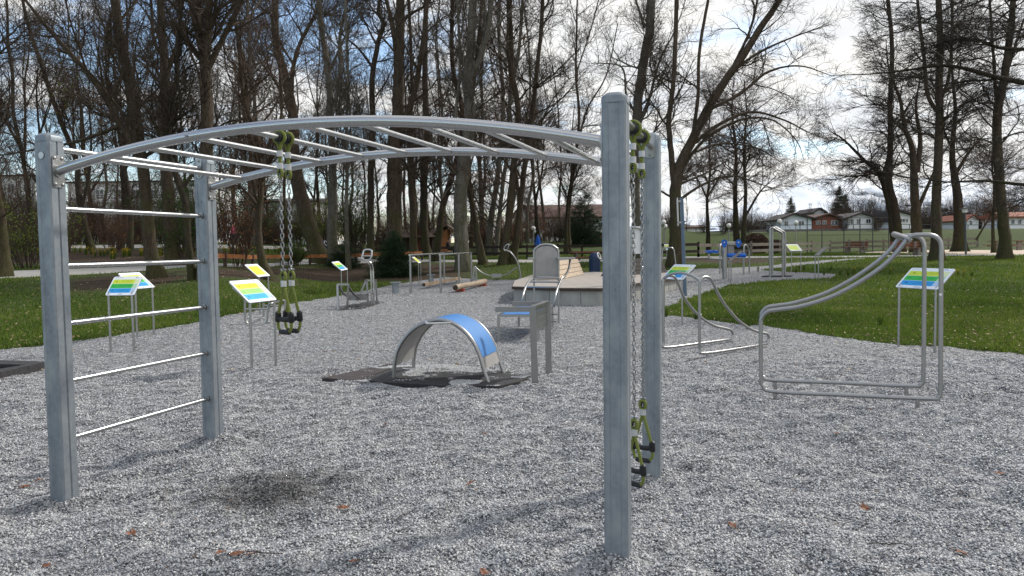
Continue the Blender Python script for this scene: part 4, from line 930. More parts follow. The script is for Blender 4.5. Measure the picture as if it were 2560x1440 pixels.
# ---- swing mast machine
y = GF(1240, 700)[1]; A = lambda px, py, dy=0: AT(px, py, y+dy)
T = thing('swing_step_machine', 'low hanging steel step with a tall curved mast and small handle, left of the chair', 'exercise machine', GF(1240, 700), 0)
m = MB(); sq(m, A(1182, 701), A(1186, 667), .07, .05, (0, 1, 0)); sq(m, A(1192, 701), A(1189, 667), .07, .05, (0, 1, 0)); part('front_support', m, M['satin_steel'], T, smooth=False); m = MB(); m.add([A(1181, 701), A(1193, 701), A(1185, 688), A(1181, 701, .3), A(1193, 701, .3), A(1185, 688, .3)], [(0, 1, 2), (5, 4, 3), (0, 3, 4, 1), (1, 4, 5, 2), (2, 5, 3, 0)]); part('gusset', m, M['satin_steel'], T, smooth=False)
for dd in (0, .35):
    m = MB(); P_ = catmull([A(1187, 666, dd), A(1196, 675, dd), A(1210, 684, dd), A(1228, 690, dd)], 14); m.tube(P_, .028, 8); part('curved_arm', m, M['satin_steel'], T); m = MB(); m.tube(catmull([A(1254, 690, dd), A(1270, 684, dd), A(1283, 675, dd), A(1292, 668, dd)], 14), .028, 8); part('curved_arm', m, M['satin_steel'], T)
m = MB(); m.box(A(1241, 689, .15), (.46, .5, .17)); part('foot_box', m, M['satin_steel'], T, smooth=False)
for dd in (0, .35): m = MB(); m.tube(catmull([A(1304, 701, dd), A(1300, 680, dd), A(1296, 662, dd), A(1288, 645, dd), A(1276, 631, dd), A(1264, 625, dd)], 26), .04, 10); part('mast', m, M['satin_steel'], T)
m = MB(); m.tube(catmull([A(1262, 626), A(1260, 622), A(1265, 613), A(1272, 611), A(1271, 618), A(1266, 626)], 22, True), .035, 8, closed=True); part('handle_loop', m, M['stainless'], T)
m = MB(); m.add([A(1292, 701), A(1306, 701), A(1300, 690), A(1292, 701, .3), A(1306, 701, .3), A(1300, 690, .3)], [(0, 1, 2), (5, 4, 3), (0, 3, 4, 1), (1, 4, 5, 2), (2, 5, 3, 0)]); part('gusset', m, M['dark_steel'], T, smooth=False)

# ================================================================== small gravel patch on the right
P = G(1812, 697); y = P[1]; A = lambda px, py, dy=0: AT(px, py, y+dy)
T = thing('seated_press_machine', 'machine with two blue discs, a blue roller and a blue seat on a steel post', 'exercise machine', P, 0)
m = MB(); m.tube([A(1812, 700), A(1812, 612)], .10*y/33, 14); part('main_post', m, M['satin_steel'], T)
for px in (1811, 1846.5):
    m = MB(); pts = [(7.4*math.cos(q), 7.4*math.sin(q)) for q in np.linspace(-.2, PI+.2, 14)]+[(-3.5, -11), (0, -14), (4, -11)]
    k = y/FPX; m.prism([(a_*k*(1 if px < 1820 else -1), b_*k) for a_, b_ in pts], A(px, 606, -.16), A(px, 606, -.06), (1, 0, 0), (0, 0, 1)); dsc = part('blue_disc', m, M['blue_plastic'], T, smooth=False)
    m = MB(); m.tube([A(px, 606, -.162), A(px, 606, -.18)], 1.8*k, 12); part('hub', m, M['stainless'], dsc)
for py in (606, 610.5): m = MB(); m.tube([A(1818, py, -.11), A(1841, py, -.11)], .03, 8); part('cross_rod', m, M['stainless'], T)
m = MB(); m.tube([A(1817, 638.5), A(1819, 638.5), A(1863, 638.5), A(1865, 638.5)], [.06, .085, .085, .06], 16); part('blue_roller', m, M['blue_plastic'], T)
m = MB(); vs = catmull([A(1767, 628), A(1774, 630), A(1780, 628), A(1786, 630), A(1792, 628.5)], 14)
for i in range(13): m.beam(vs[i], vs[i+1], .45, .09)
part('blue_seat', m, M['blue_plastic'], T, smooth=False)
m = MB(); m.tube(fillet([A(1772, 634), A(1772, 647.5), A(1812, 648)], .1, 5), .045, 10); part('seat_arm', m, M['satin_steel'], T)
m = MB(); m.box(A(1826, 622, .15), (.24, .2, .38)); part('bearing_block', m, M['dark_steel'], T, smooth=False)
def hoop(name, label, pts, T=None):
    m = MB(); m.tube(fillet([p for p in pts], .12, 5), .034, 10); part('hoop', m, M['satin_steel'], T)
for (pa, pb, ta, tb, lb) in (((1800, 684), (1806, 681), (1800, 614), (1806, 613), 'low steel hoop left of the blue disc machine'), ((1859, 686), (1873.5, 684), (1860, 612), (1873, 623), 'low steel hoop right of the blue disc machine')):
    a, b = G(*pa), G(*pb); T = thing('grip_hoop', lb, 'exercise hoop', a, 0, 'low steel grip hoops by the blue machine'); a2_ = AT(*ta, a[1]); b2_ = AT(*tb, b[1]); hoop('', '', [a-Zv*.12, a2_, (a2_+b2_)/2+Zv*.07, b2_, b-Zv*.12], T)
P = G(1925, 692); T = thing('hoop_frame', 'tall steel frame of two sloping hoops with a small round wheel on the gravel patch', 'exercise frame', P, 0)
for (x0, x1, dy, yt, yt2, fa, fb) in ((1925, 1957, 0, 571, 583, 692, 690), (1931, 1962.5, .7, 569, 581, 687.5, 687.5)):
    a, b = G(x0, fa), G(x1, fb); ya = a[1]; pts = [a-Zv*.12, AT(x0, yt, ya), AT(x0+6, yt-2, ya), AT(x1-1, yt2, ya), AT(x1, yt2+6, ya), AT(x1, fb+2, ya)]; m = MB(); m.tube(fillet(pts, .25, 6), .042, 10); part('hoop', m, M['satin_steel'], T)
m = MB(); q = AT(1960.5, 603, P[1]+.3); m.tube([q-np.array([0, .06, 0]), q+np.array([0, .06, 0])], 6*P[1]/FPX, 20); part('hand_wheel', m, M['satin_steel'], T)
flatpoly('base_plate', [G(1905, 692), G(1912, 689), G(1981, 689), G(1978, 691.5)], .03, .03, M['rubber_mat'], T)
# steel hoop beyond the rear right post
a, b = G(1655, 678), G(1692, 676); y = a[1]; T = thing('steel_hoop_rail', 'rounded steel hoop rail standing over the pale board by the leaning tree', 'exercise hoop', a, 0)
m = MB(); m.tube(fillet([a-Zv*.12, AT(1656, 619, y), AT(1684, 619, y), AT(1692, 676, y)-Zv*.12], .22, 6), .036, 10); part('hoop', m, M['satin_steel'], T)

# ================================================================== TREES
def lerp_at(P, R, idx, t):
    K = P.shape[1]; f = np.clip(t*(K-1), 0, K-1.001); i = f.astype(int); w = (f-i)[:, None]
    p = P[idx, i]*(1-w)+P[idx, i+1]*w; r = R[idx, i]*(1-w[:, 0])+R[idx, i+1]*w[:, 0]; T = P[idx, i+1]-P[idx, i]; T /= np.linalg.norm(T, axis=1)[:, None]+1e-9
    return p, r, T
def grow(P, R, m, L, ang, t0, K, up, wig, rfac=.7, rl=75, flat=0., gr=None, t1=1., droop=0., rmin=.003):
    g = gr; n = P.shape[0]; seg = np.linalg.norm(np.diff(P, axis=1), axis=2).sum(1); pr = seg/seg.sum()
    idx = g.choice(n, m, p=pr); t = t0+(t1-t0)*g.random(m); p, r, T = lerp_at(P, R, idx, t)
    rv = g.normal(size=(m, 3)); perp = rv-T*(rv*T).sum(1)[:, None]; perp[:, 2] *= (1-flat); perp /= np.linalg.norm(perp, axis=1)[:, None]+1e-9
    a = np.radians(ang[0]+(ang[1]-ang[0])*g.random(m))[:, None]; d = T*np.cos(a)+perp*np.sin(a)
    if flat > 0: d[:, 2] *= (1-flat*.8)
    d /= np.linalg.norm(d, axis=1)[:, None]
    ln = (L[0]+(L[1]-L[0])*g.random(m))*(1-.45*t); ln = np.minimum(ln, np.maximum(r, .006)*rl)
    rs = np.minimum(r*rfac, ln*.0165+.002); rs = np.maximum(rs, rmin)
    out = np.zeros((m, K, 3)); out[:, 0] = p; st = (ln/(K-1))[:, None]
    for k in range(1, K):
        d = d+g.normal(size=(m, 3))*wig; d[:, 2] += up-droop*(k/K); d /= np.linalg.norm(d, axis=1)[:, None]; out[:, k] = out[:, k-1]+d*st
    rad = rs[:, None]*np.linspace(1, .28, K)[None]
    return out, np.maximum(rad, rmin*.8)
def tubes(P, R, S):
    n, K, _ = P.shape; T = np.gradient(P, axis=1); T /= np.linalg.norm(T, axis=2)[..., None]+1e-9
    ref = np.where(np.abs(T[:, :1, 2:3]) > .8, np.array([1., 0, 0]), np.array([0, 0, 1.])); U = np.cross(T, np.broadcast_to(ref, T.shape)); U /= np.linalg.norm(U, axis=2)[..., None]+1e-9; W = np.cross(T, U)
    q = 2*np.pi*np.arange(S)/S; V = P[:, :, None]+R[:, :, None, None]*(U[:, :, None]*np.cos(q)[None, None, :, None]+W[:, :, None]*np.sin(q)[None, None, :, None])
    i = np.arange(n)[:, None, None]*K*S+np.arange(K-1)[None, :, None]*S+np.arange(S)[None, None]; j = np.arange(n)[:, None, None]*K*S+np.arange(K-1)[None, :, None]*S+((np.arange(S)+1) % S)[None, None]
    F = np.stack([i, j, j+S, i+S], -1).reshape(-1, 4); return V.reshape(-1, 3), F
def joinm(L):
    V = []; F = []; o = 0
    for v, f in L: V.append(v); F.append(f+o); o += len(v)
    return np.vstack(V), np.vstack(F)
def trunkmesh(pl, flare=.5, S=12):
    """pl: list of (pts(n,3), radii(n)); bumpy, flared trunk tubes"""
    out = []
    for k, (P, R) in enumerate(pl):
        n = 40 if k == 0 else 26; Q = catmull(P, n); t = np.linspace(0, 1, n); r = np.interp(t, np.linspace(0, 1, len(R)), R)
        Q[1:] += (rng.random((n-1, 3))-.5)*r[1:, None]*.22; Q[0] = P[0]
        h = Q[:, 2]-Q[0, 2]
        if k == 0: r = r*(1+flare*np.exp(-np.maximum(h, 0)/.35)+.18*np.exp(-np.maximum(h, 0)/1.5)); Q[0, 2] -= .3
        T = np.gradient(Q, axis=0); T /= np.linalg.norm(T, axis=1)[:, None]; U = np.cross(T, (0, 1, 0)); U /= np.linalg.norm(U, axis=1)[:, None]; W = np.cross(T, U); V = []
        ph = rng.random(3)*6
        for i in range(n):
            for s in range(S):
                q = 2*PI*s/S; b = 1+.10*math.sin(2*q+ph[0]+i*.10)+.06*math.sin(5*q+ph[1]-i*.16)+.05*(rng.random()-.5)
                if k == 0: b += .30*math.exp(-max(h[i], 0)/.35)*math.sin(5*q+ph[2])
                V.append(Q[i]+r[i]*b*(math.cos(q)*U[i]+math.sin(q)*W[i]))
        F = [(i*S+s, i*S+(s+1) % S, (i+1)*S+(s+1) % S, (i+1)*S+s) for i in range(n-1) for s in range(S)]
        out.append((np.array(V), np.array(F)))
    return joinm(out)
def resamp(P, R, K):
    Q = catmull(P, K); return Q, np.interp(np.linspace(0, 1, K), np.linspace(0, 1, len(R)), R)
DEF = dict(n1=32, n2=230, n3=1500, n4=2500, L1=(2.2, 5.5), L2=(1., 2.4), L3=(.5, 1.2), L4=(.22, .55), ang=(30, 65), up=.06, wig=.16, flat=0., t0=.28, droop=0., tm=.010)
def crownmesh(pl, prm, seed):
    g = np.random.default_rng(seed); K = 16
    PR = [resamp(P, R, K) for P, R in pl]; P = np.array([a for a, b in PR]); R = np.array([b for a, b in PR]); q = dict(DEF); q.update(prm)
    if len(P) > 1:
        # limbs branch along their whole length, the main stem only above its clear bole
        pass
    d0 = float(pl[0][0][0][1]); rm = .0032+.00009*d0
    P1, R1 = grow(P, R, q['n1'], q['L1'], q['ang'], q['t0'], 10, q['up'], q['wig'], .55, 70, q['flat'], g, droop=q['droop'], rmin=rm)
    P2, R2 = grow(P1, R1, q['n2'], q['L2'], (25, 60), .12, 7, q['up']*.9, q['wig']*1.1, .65, 90, q['flat'], g, droop=q['droop'], rmin=rm)
    P3, R3 = grow(P2, R2, q['n3'], q['L3'], (25, 60), .1, 5, q['up'], q['wig']*1.1, .7, 120, q['flat']*.7, g, rmin=rm)
    P4, R4 = grow(P3, R3, q['n4'], q['L4'], (25, 60), .15, 3, q['up'], q['wig'], .8, 200, q['flat']*.5, g, rmin=rm*.85)
    return joinm([tubes(P1, R1, 6), tubes(P2, R2, 4)]), joinm([tubes(P3, R3, 3), tubes(P4, R4, 3)]), P3, P4
GT = 'bare leafless trees around the park'
def tree(lines, label, d=None, bark='bark_brown', tw='twig', leaf=None, name='bare_tree', group=GT, cat='tree', dep=0., leaf_n=0, leafsize=.035, **prm):
    """lines: pixel polylines [(points, width at start, width at end)], first one begins at the ground"""
    b0 = lines[0][0][0]; B = G(*b0) if d is None else None
    y = B[1] if d is None else d
    if d is not None: B = AT(b0[0], b0[1], d); B[2] = float(ter(B[0], d))
    pl = []
    for k, (pts, w0, w1) in enumerate(lines):
        if pts[-1][1] > -25: w1 = min(w1, 2.)
        P = []; off = (rng.random()-.5)*2.2*(k > 0)
        for i, (a, b) in enumerate(pts):
            f = i/(len(pts)-1); P.append(AT(a, b, y+off*f+(dep*f if k else 0)))
        if k == 0: P[0] = B.copy()
        pl.append((np.array(P), np.linspace(w0, w1, len(pts))*y/FPX/2*.76))
    T = thing(name, label, cat, B, 0, group)
    V, F = trunkmesh(pl); o = raw('trunk', V, F, M[bark], T, smooth=True)
    (V, F), (V2, F2), P3, P4 = crownmesh(pl, prm, int(abs(b0[0])*7+b0[1]))
    raw('branches', V, F, M[bark], T); raw('twigs', V2, F2, M[tw], T)
    if leaf:
        g = rng; i = g.integers(0, len(P4), leaf_n); P = P4[i, -1]+g.normal(size=(leaf_n, 3))*.03
        V, F, c = leafquads(P, leafsize); raw('leaves', V, F, M[leaf], T, attrs={'rnd': ('FACE', c)})
    return T
TL = tree
# --- left of the frame and behind the ladder
TL([([(5, 692), (2, 600), (-12, 480), (-40, 300), (-60, 60), (-70, -220)], 44, 26)], 'thick dark trunk cut by the left edge of the photo', n1=26)
TL([([(228, 626), (212, 560), (196, 480), (190, 400), (150, 300), (110, 180), (70, 60), (40, -80)], 20, 9), ([(205, 520), (222, 440), (228, 350), (222, 240), (230, 100)], 12, 6)], 'slim leaning tree with two stems just right of the front left post', tw='twig_red', leaf='young_leaf', leaf_n=1500, leafsize=.05, bark='bark_dark', n1=24)
TL([([(392, 694), (372, 600), (366, 500), (347, 350), (332, 240), (308, 130), (290, 20), (280, -140)], 40, 24), ([(356, 420), (328, 350), (300, 312), (260, 240), (205, 165), (150, 105), (95, 40), (40, -30)], 24, 8), ([(300, 315), (200, 352), (100, 372), (0, 388), (-80, 392)], 12, 5), ([(318, 310), (360, 255), (400, 215), (420, 170)], 11, 5)], 'big tree at the path edge, a long limb reaching up left, behind the ladder', bark='bark_brown', n1=44, n3=1700, n4=2600)
TL([([(432, 664), (424, 540), (416, 420), (408, 300), (412, 180), (404, 60), (396, -120)], 38, 24), ([(412, 190), (440, 120), (450, 60), (440, -60)], 16, 8), ([(410, 150), (385, 100), (380, 40), (372, -60)], 12, 7)], 'straight stout trunk standing close behind the tree at the path edge', bark='bark_brown', n1=32)
TL([([(482, 700), (470, 600), (466, 520), (440, 440), (420, 380), (425, 300), (440, 200), (450, 60), (470, -120)], 24, 9)], 'dark crooked slender trunk directly left of the rear left post', bark='bark_dark', n1=26)
TL([([(516, 700), (512, 560), (514, 420), (518, 300), (512, 180), (505, 120), (480, 0), (460, -150)], 46, 26), ([(514, 180), (522, 60), (525, -150)], 26, 18), ([(522, 170), (560, 90), (605, 0), (640, -80)], 22, 12), ([(508, 330), (500, 200), (470, 110), (450, 0)], 11, 6)], 'massive ridged trunk forking into a fan above the rear left post', bark='bark_brown', n1=40, n3=1600, n4=2400)
TL([([(672, 700), (652, 640), (646, 560), (652, 470), (650, 400), (640, 330), (610, 250), (595, 100), (570, -100)], 26, 9), ([(650, 400), (690, 330), (705, 270), (700, 160), (690, 0)], 13, 7)], 'slender leaning trunk on bare soil left of the hanging rope straps', bark='bark_brown', n1=30, tw='twig_red')
TL([([(634, 626), (630, 540), (636, 440), (640, 300), (625, 150), (615, -80)], 18, 10)], 'thin pale-sided trunk beside the far woodland path, near the walker in pink', bark='bark_grey', n1=24)
TL([([(804, 658), (780, 590), (760, 520), (742, 440), (733, 370), (735, 300), (715, 200), (690, 100), (690, -100)], 50, 22), ([(735, 380), (728, 250), (742, 130), (800, 10), (830, -90)], 18, 9), ([(733, 300), (695, 215), (650, 150), (610, 60)], 12, 6)], 'thick mossy trunk leaning left behind the orange rail fence', bark='bark_brown', n1=38, n3=1500, n4=2300)
TL([([(838, 664), (830, 600), (832, 500), (832, 400), (828, 300), (822, 200), (812, 120), (800, 40), (786, -120)], 34, 15), ([(836, 270), (850, 180), (850, 90), (868, 0), (880, -80)], 12, 8), ([(820, 190), (845, 130), (875, 60), (900, -20)], 9, 5)], 'pale grey trunk with sunlit right side by the yew bush', bark='bark_grey', n1=36, n3=1500, n4=2300)
TL([([(870, 640), (866, 540), (868, 430), (866, 330), (870, 200), (860, -60)], 14, 8)], 'thin trunk just right of the pale grey trunk, above the yew bush', bark='bark_grey', d=44, n1=22)
TL([([(925, 648), (926, 520), (928, 400), (932, 300), (930, 200), (945, 110), (958, 60), (946, 20), (970, -90)], 24, 9), ([(930, 165), (895, 120), (862, 92), (840, 60)], 10, 4), ([(945, 120), (915, 60), (880, -20)], 8, 4)], 'dark trunk with crooked zigzag limbs left of the fir bush', bark='bark_dark', n1=30)
TL([([(984, 664), (984, 560), (986, 450), (986, 360), (994, 280), (996, 180), (1000, 60), (1002, -140)], 52, 24), ([(992, 240), (990, 130), (978, 50), (958, -30)], 22, 9), ([(996, 75), (1020, 40), (1070, 8), (1090, -40)], 11, 6), ([(1000, 330), (1030, 250), (1046, 180), (1062, 60), (1072, -90)], 20, 12)], 'very thick ivy-marked trunk rising right behind the fir bush', bark='bark_brown', n1=42, n3=1600, n4=2400)
TL([([(1034, 646), (1033, 540), (1026, 440), (1022, 330), (1030, 220), (1020, -60)], 22, 10), ([(1034, 520), (1040, 400), (1052, 300)], 9, 6)], 'straight medium trunk at the left end of the wooden cabin shed', bark='bark_brown', n1=26)
TL([([(1066, 642), (1060, 560), (1060, 450), (1068, 350), (1062, 200), (1066, -80)], 30, 13)], 'broad dark trunk left of the small orange wooden hut', bark='bark_dark', n1=26)
TL([([(1088, 654), (1096, 600), (1106, 520), (1130, 440), (1150, 360), (1155, 270), (1130, 150), (1135, -80)], 26, 11), ([(1112, 520), (1080, 480), (1030, 420), (1010, 380)], 9, 5)], 'dark trunk leaning right in front of the orange hut window', bark='bark_dark', n1=30)
TL([([(1160, 676), (1153, 600), (1150, 500), (1160, 400), (1176, 300), (1170, 200), (1178, 100), (1185, -130)], 48, 22), ([(1180, 190), (1205, 130), (1225, 40), (1235, -120)], 20, 12), ([(1196, 140), (1230, 80), (1265, 40), (1300, 0)], 9, 5), ([(1166, 400), (1140, 300), (1150, 160), (1140, -60)], 13, 8), ([(1165, 470), (1180, 400), (1200, 360)], 9, 5)], 'largest rugged trunk with sunlit bark behind the parallel bars', bark='bark_grey', n1=46, n3=1800, n4=2700)
TL([([(1208, 662), (1196, 600), (1182, 520), (1172, 450), (1168, 380), (1180, 250), (1200, 60), (1210, -80)], 22, 10)], 'trunk leaning left just right of the largest rugged trunk', bark='bark_brown', n1=24, tw='twig_red', leaf='brown_leaf', leaf_n=1300, leafsize=.045, t0=.12)
TL([([(1222, 640), (1226, 560), (1240, 470), (1250, 380), (1258, 250), (1248, 100), (1250, -80)], 21, 10)], 'pale straight trunk, left of the two pale ones before the dark fence', bark='bark_grey', n1=24, tw='twig_red', leaf='brown_leaf', leaf_n=1300, leafsize=.045, t0=.12)
TL([([(1240, 640), (1246, 560), (1256, 470), (1268, 380), (1276, 250), (1300, 100), (1310, -80)], 15, 9)], 'pale straight trunk, right of the two pale ones before the dark fence', bark='bark_grey', n1=22, tw='twig_red', leaf='brown_leaf', leaf_n=1300, leafsize=.045, t0=.12)
TL([([(1256, 662), (1268, 580), (1278, 480), (1288, 380), (1296, 280), (1280, 180), (1276, 60), (1266, -120)], 26, 12), ([(1280, 190), (1268, 90), (1285, -40)], 9, 6)], 'left trunk of the close pair behind the swing step mast', bark='bark_brown', n1=34, n4=2300)
TL([([(1280, 660), (1292, 590), (1304, 480), (1316, 380), (1334, 250), (1346, 140), (1354, 60), (1360, -120)], 22, 12), ([(1310, 420), (1345, 330), (1375, 260), (1420, 200)], 8, 4), ([(1338, 220), (1390, 180), (1450, 120)], 7, 4), ([(1328, 290), (1400, 250), (1470, 170)], 6, 3)], 'right trunk of the close pair behind the swing step mast, mossy edge', bark='bark_brown', n1=50, n3=1700, n4=3200, L1=(2, 5))
TL([([(1346, 640), (1342, 560), (1338, 500), (1330, 420), (1318, 340), (1310, 250)], 15, 6), ([(1340, 500), (1355, 430), (1360, 360), (1350, 280)], 8, 4)], 'small dark tree above the closed blue parasol', d=72, bark='bark_dark', n1=26, L1=(1.5, 3.5))
TL([([(1416, 640), (1416, 560), (1420, 500), (1428, 440), (1430, 340), (1436, 260)], 13, 5), ([(1420, 500), (1400, 450), (1385, 400)], 7, 3), ([(1424, 470), (1445, 430), (1460, 370)], 7, 3)], 'small bare tree before the brown-roofed building', d=58, bark='bark_dark', n1=28, L1=(1.5, 3.5))
# --- centre right, behind the right posts
TL([([(1598, 668), (1594, 560), (1588, 450), (1592, 300), (1600, 210), (1614, 130), (1626, 60), (1632, -120)], 34, 24), ([(1592, 290), (1566, 240), (1556, 170), (1500, 158), (1480, 165)], 9, 4), ([(1556, 165), (1600, 168)], 5, 3), ([(1612, 70), (1596, 20), (1575, -40)], 10, 6), ([(1598, 310), (1625, 240), (1650, 150), (1690, 70), (1720, -20)], 12, 6)], 'tall grey trunk rising behind the two right posts', bark='bark_grey', n1=46, n3=1800, n4=3000)
TL([([(1688, 668), (1690, 590), (1688, 500), (1696, 430), (1720, 370), (1760, 290), (1800, 220), (1850, 150), (1900, 70), (1950, 0), (1990, -70)], 46, 13), ([(1686, 470), (1678, 380), (1672, 300), (1684, 200), (1690, 60), (1694, -90)], 22, 13), ([(1730, 350), (1745, 240), (1748, 130), (1770, 0), (1780, -60)], 14, 8), ([(1770, 275), (1850, 235), (1920, 180), (2000, 165), (2080, 190)], 13, 4), ([(1720, 370), (1800, 310), (1880, 280), (1960, 300), (2020, 330), (2070, 350)], 12, 3), ([(1700, 430), (1760, 350), (1850, 300), (1930, 300), (1990, 350), (2010, 400)], 11, 3), ([(1830, 180), (1900, 130), (1990, 90), (2080, 60)], 10, 4), ([(1698, 500), (1760, 460), (1830, 440), (1900, 460), (1960, 480)], 10, 3), ([(1715, 390), (1800, 360), (1890, 370), (1960, 410)], 8, 3), ([(1780, 255), (1840, 150), (1880, 60), (1900, -40)], 12, 6), ([(1690, 500), (1640, 470), (1600, 440)], 8, 4), ([(1700, 460), (1770, 430), (1850, 380)], 8, 4)], 'great leaning tree sweeping its long branches over to the right', bark='bark_brown', n1=90, n2=620, n3=3200, n4=5200, L1=(1.5, 4.2), t0=.25, up=.015, tw='twig', dep=1.5)
TL([([(1772, 640), (1770, 560), (1768, 500), (1775, 430), (1772, 330), (1778, 250)], 15, 6), ([(1770, 500), (1745, 450), (1720, 420)], 7, 3), ([(1770, 490), (1800, 440), (1825, 380)], 7, 3)], 'small round-crowned bare tree left of the blue machine', d=62, bark='bark_dark', n1=36, L1=(1.5, 4), tw='twig_red', flat=.3)
TL([([(1845, 634), (1840, 560), (1838, 480), (1840, 380), (1830, 280), (1836, 180)], 20, 8)], 'left one of two bare trees growing above the blue machine', d=56, bark='bark_dark', n1=44, n3=1600, n4=2400, L1=(2, 5), flat=.45, tw='twig_red', up=.02)
TL([([(1856, 632), (1860, 560), (1864, 480), (1860, 380), (1866, 280), (1860, 200)], 18, 8), ([(1864, 540), (1900, 480), (1940, 440)], 8, 3)], 'right one of two bare trees growing above the blue machine', d=54, bark='bark_dark', n1=44, n3=1600, n4=2400, L1=(2, 5.5), flat=.45, tw='twig_red', up=.02)
# --- right group
TL([([(2238, 600), (2226, 530), (2200, 440), (2160, 400), (2110, 350), (2080, 330)], 22, 7), ([(2205, 450), (2230, 350), (2225, 270), (2240, 160)], 12, 5), ([(2185, 420), (2150, 440), (2100, 440)], 7, 3)], 'leaning dark tree at the left end of the right-hand tree group', d=62, bark='bark_dark', n1=56, n3=2200, n4=3200, L1=(2, 5), flat=.5, up=.0, tw='twig_dark', droop=.03)
TL([([(2250, 595), (2236, 520), (2222, 450), (2226, 360), (2225, 250), (2230, 120), (2215, -60)], 30, 10)], 'thick dark trunk leaning left above the white house', d=60, bark='bark_dark', n1=50, n3=2000, n4=3000, L1=(2, 5), flat=.5, up=0., tw='twig_dark')
TL([([(2296, 610), (2290, 540), (2286, 450), (2280, 370), (2262, 320), (2250, 250), (2222, 170), (2215, 100)], 34, 10), ([(2292, 430), (2300, 350), (2290, 260), (2310, 150)], 18, 8), ([(2296, 520), (2330, 440), (2360, 380), (2400, 330)], 12, 5)], 'multi-stemmed trunk in the middle of the right-hand tree group', d=56, bark='bark_brown', n1=56, n3=2200, n4=3200, L1=(2, 5), flat=.5, up=.0, tw='twig_dark')
TL([([(2342, 652), (2340, 560), (2342, 460), (2348, 350), (2350, 280), (2348, 200), (2350, 100), (2340, -100)], 36, 15), ([(2348, 285), (2320, 240), (2312, 160), (2300, 60), (2290, -40)], 13, 8), ([(2352, 250), (2372, 190), (2380, 90), (2378, -60)], 12, 8)], 'straight mossy trunk seen through the tall curved rail frame', bark='bark_brown', n1=60, n3=2400, n4=3600, L1=(1.8, 4.6), flat=.55, up=.01, t0=.35, tw='twig_dark')
TL([([(2402, 612), (2398, 540), (2388, 450), (2380, 380), (2388, 280), (2380, 160), (2384, 0)], 34, 10), ([(2386, 440), (2430, 370), (2470, 330)], 13, 6), ([(2384, 380), (2350, 300), (2330, 200)], 9, 5)], 'dark trunk left of the slim street lamp', d=58, bark='bark_dark', n1=50, n3=2000, n4=3000, L1=(2, 5), flat=.5, up=.0, tw='twig_dark')
TL([([(2514, 648), (2508, 560), (2500, 470), (2494, 380), (2494, 290), (2505, 230), (2520, 130), (2530, 40), (2540, -100)], 38, 14), ([(2492, 260), (2486, 180), (2478, 60), (2470, -60)], 12, 7), ([(2505, 220), (2530, 140), (2556, 60), (2600, -60)], 11, 6)], 'mossy trunk nearest the right edge of the photo', bark='bark_brown', n1=60, n3=2400, n4=3600, L1=(1.8, 4.6), flat=.55, up=.01, t0=.35, tw='twig_dark')
TL([([(2484, 622), (2482, 560), (2486, 480), (2480, 400), (2490, 300)], 11, 5), ([(2440, 600), (2470, 550), (2500, 500)], 6, 3)], 'thin bare sapling beside the mossy trunk at the right', d=50, bark='bark_dark', n1=26, L1=(1.5, 3.5), flat=.4, tw='twig_red')
# a tree outside the right edge whose limbs hang into view
TL([([(2900, 700), (2880, 500), (2860, 300), (2850, 100), (2850, -200)], 44, 26), ([(2860, 290), (2700, 230), (2560, 207), (2480, 190), (2400, 168), (2340, 165), (2250, 178), (2160, 186), (2080, 188)], 22, 4), ([(2850, 180), (2700, 130), (2560, 123), (2500, 120), (2440, 98), (2380, 100), (2320, 120), (2240, 160)], 14, 3), ([(2850, 120), (2700, 100), (2600, 66), (2500, 95), (2420, 130), (2360, 160)], 12, 3), ([(2380, 165), (2330, 130), (2260, 160), (2200, 140)], 7, 3), ([(2860, 480), (2700, 470), (2560, 462), (2460, 452), (2360, 455), (2300, 440)], 16, 4), ([(2870, 420), (2700, 350), (2560, 330), (2480, 360), (2380, 380)], 11, 3), ([(2850, 60), (2600, 0), (2450, -10), (2370, 20), (2280, 70), (2200, 90)], 12, 3)], 'tree standing outside the right edge with long limbs hanging into view', d=21, bark='bark_dark', n1=120, n2=700, n3=2600, n4=4200, L1=(.7, 2.4), L2=(.5, 1.2), L3=(.3, .7), L4=(.15, .35), flat=.45, up=.0, t0=.15, tw='twig_dark', dep=1.)
# --- unnamed wood behind: one set of slender trees, copied
def proto(seed, H, lean, bark='bark_brown', tw='twig', **prm):
    g = np.random.default_rng(seed); y0 = 60.
    P = [np.array([0, 0, 0.])]; x = 0; y = 0
    for k in range(1, 9): x += lean*H/8+g.normal()*.16; y += g.normal()*.12; P.append(np.array([x, y, H*k/8]))
    r = np.linspace(.15, .04, 9)*(.8+.5*g.random()); pl = [(np.array(P), r)]
    for q in range(2):
        i = g.integers(3, 6); a = g.random()*6.28; L = H*.45; d = np.array([math.cos(a)*.35, math.sin(a)*.35, .95]); pl.append((np.array([P[i], P[i]+d*L*.33+g.normal(size=3)*.15, P[i]+d*L*.66+g.normal(size=3)*.2, P[i]+d*L+g.normal(size=3)*.2]), np.linspace(r[i]*.6, .03, 4)))
    T = thing('woodland_tree', 'slender bare tree in the dense wood behind the park', 'tree', (0, 0, 0), 0, 'slender bare trees of the wood behind the park')
    V, F = trunkmesh(pl, S=8); raw('trunk', V, F, M[bark], T, smooth=True)
    pl[0][0][0][1] += 0
    global _d0
    q = dict(n1=34, n2=190, n3=1000, n4=1300, L1=(1.6, 4.), up=.08, t0=.12); q.update(prm)
    pl2 = [(a+np.array([0, 55., 0]), b) for a, b in pl]
    (V, F), (V2, F2), P3, P4 = crownmesh(pl2, q, seed)
    V[:, 1] -= 55; V2[:, 1] -= 55
    raw('branches', V, F, M[bark], T); raw('twigs', V2, F2, M[tw], T)
    return T
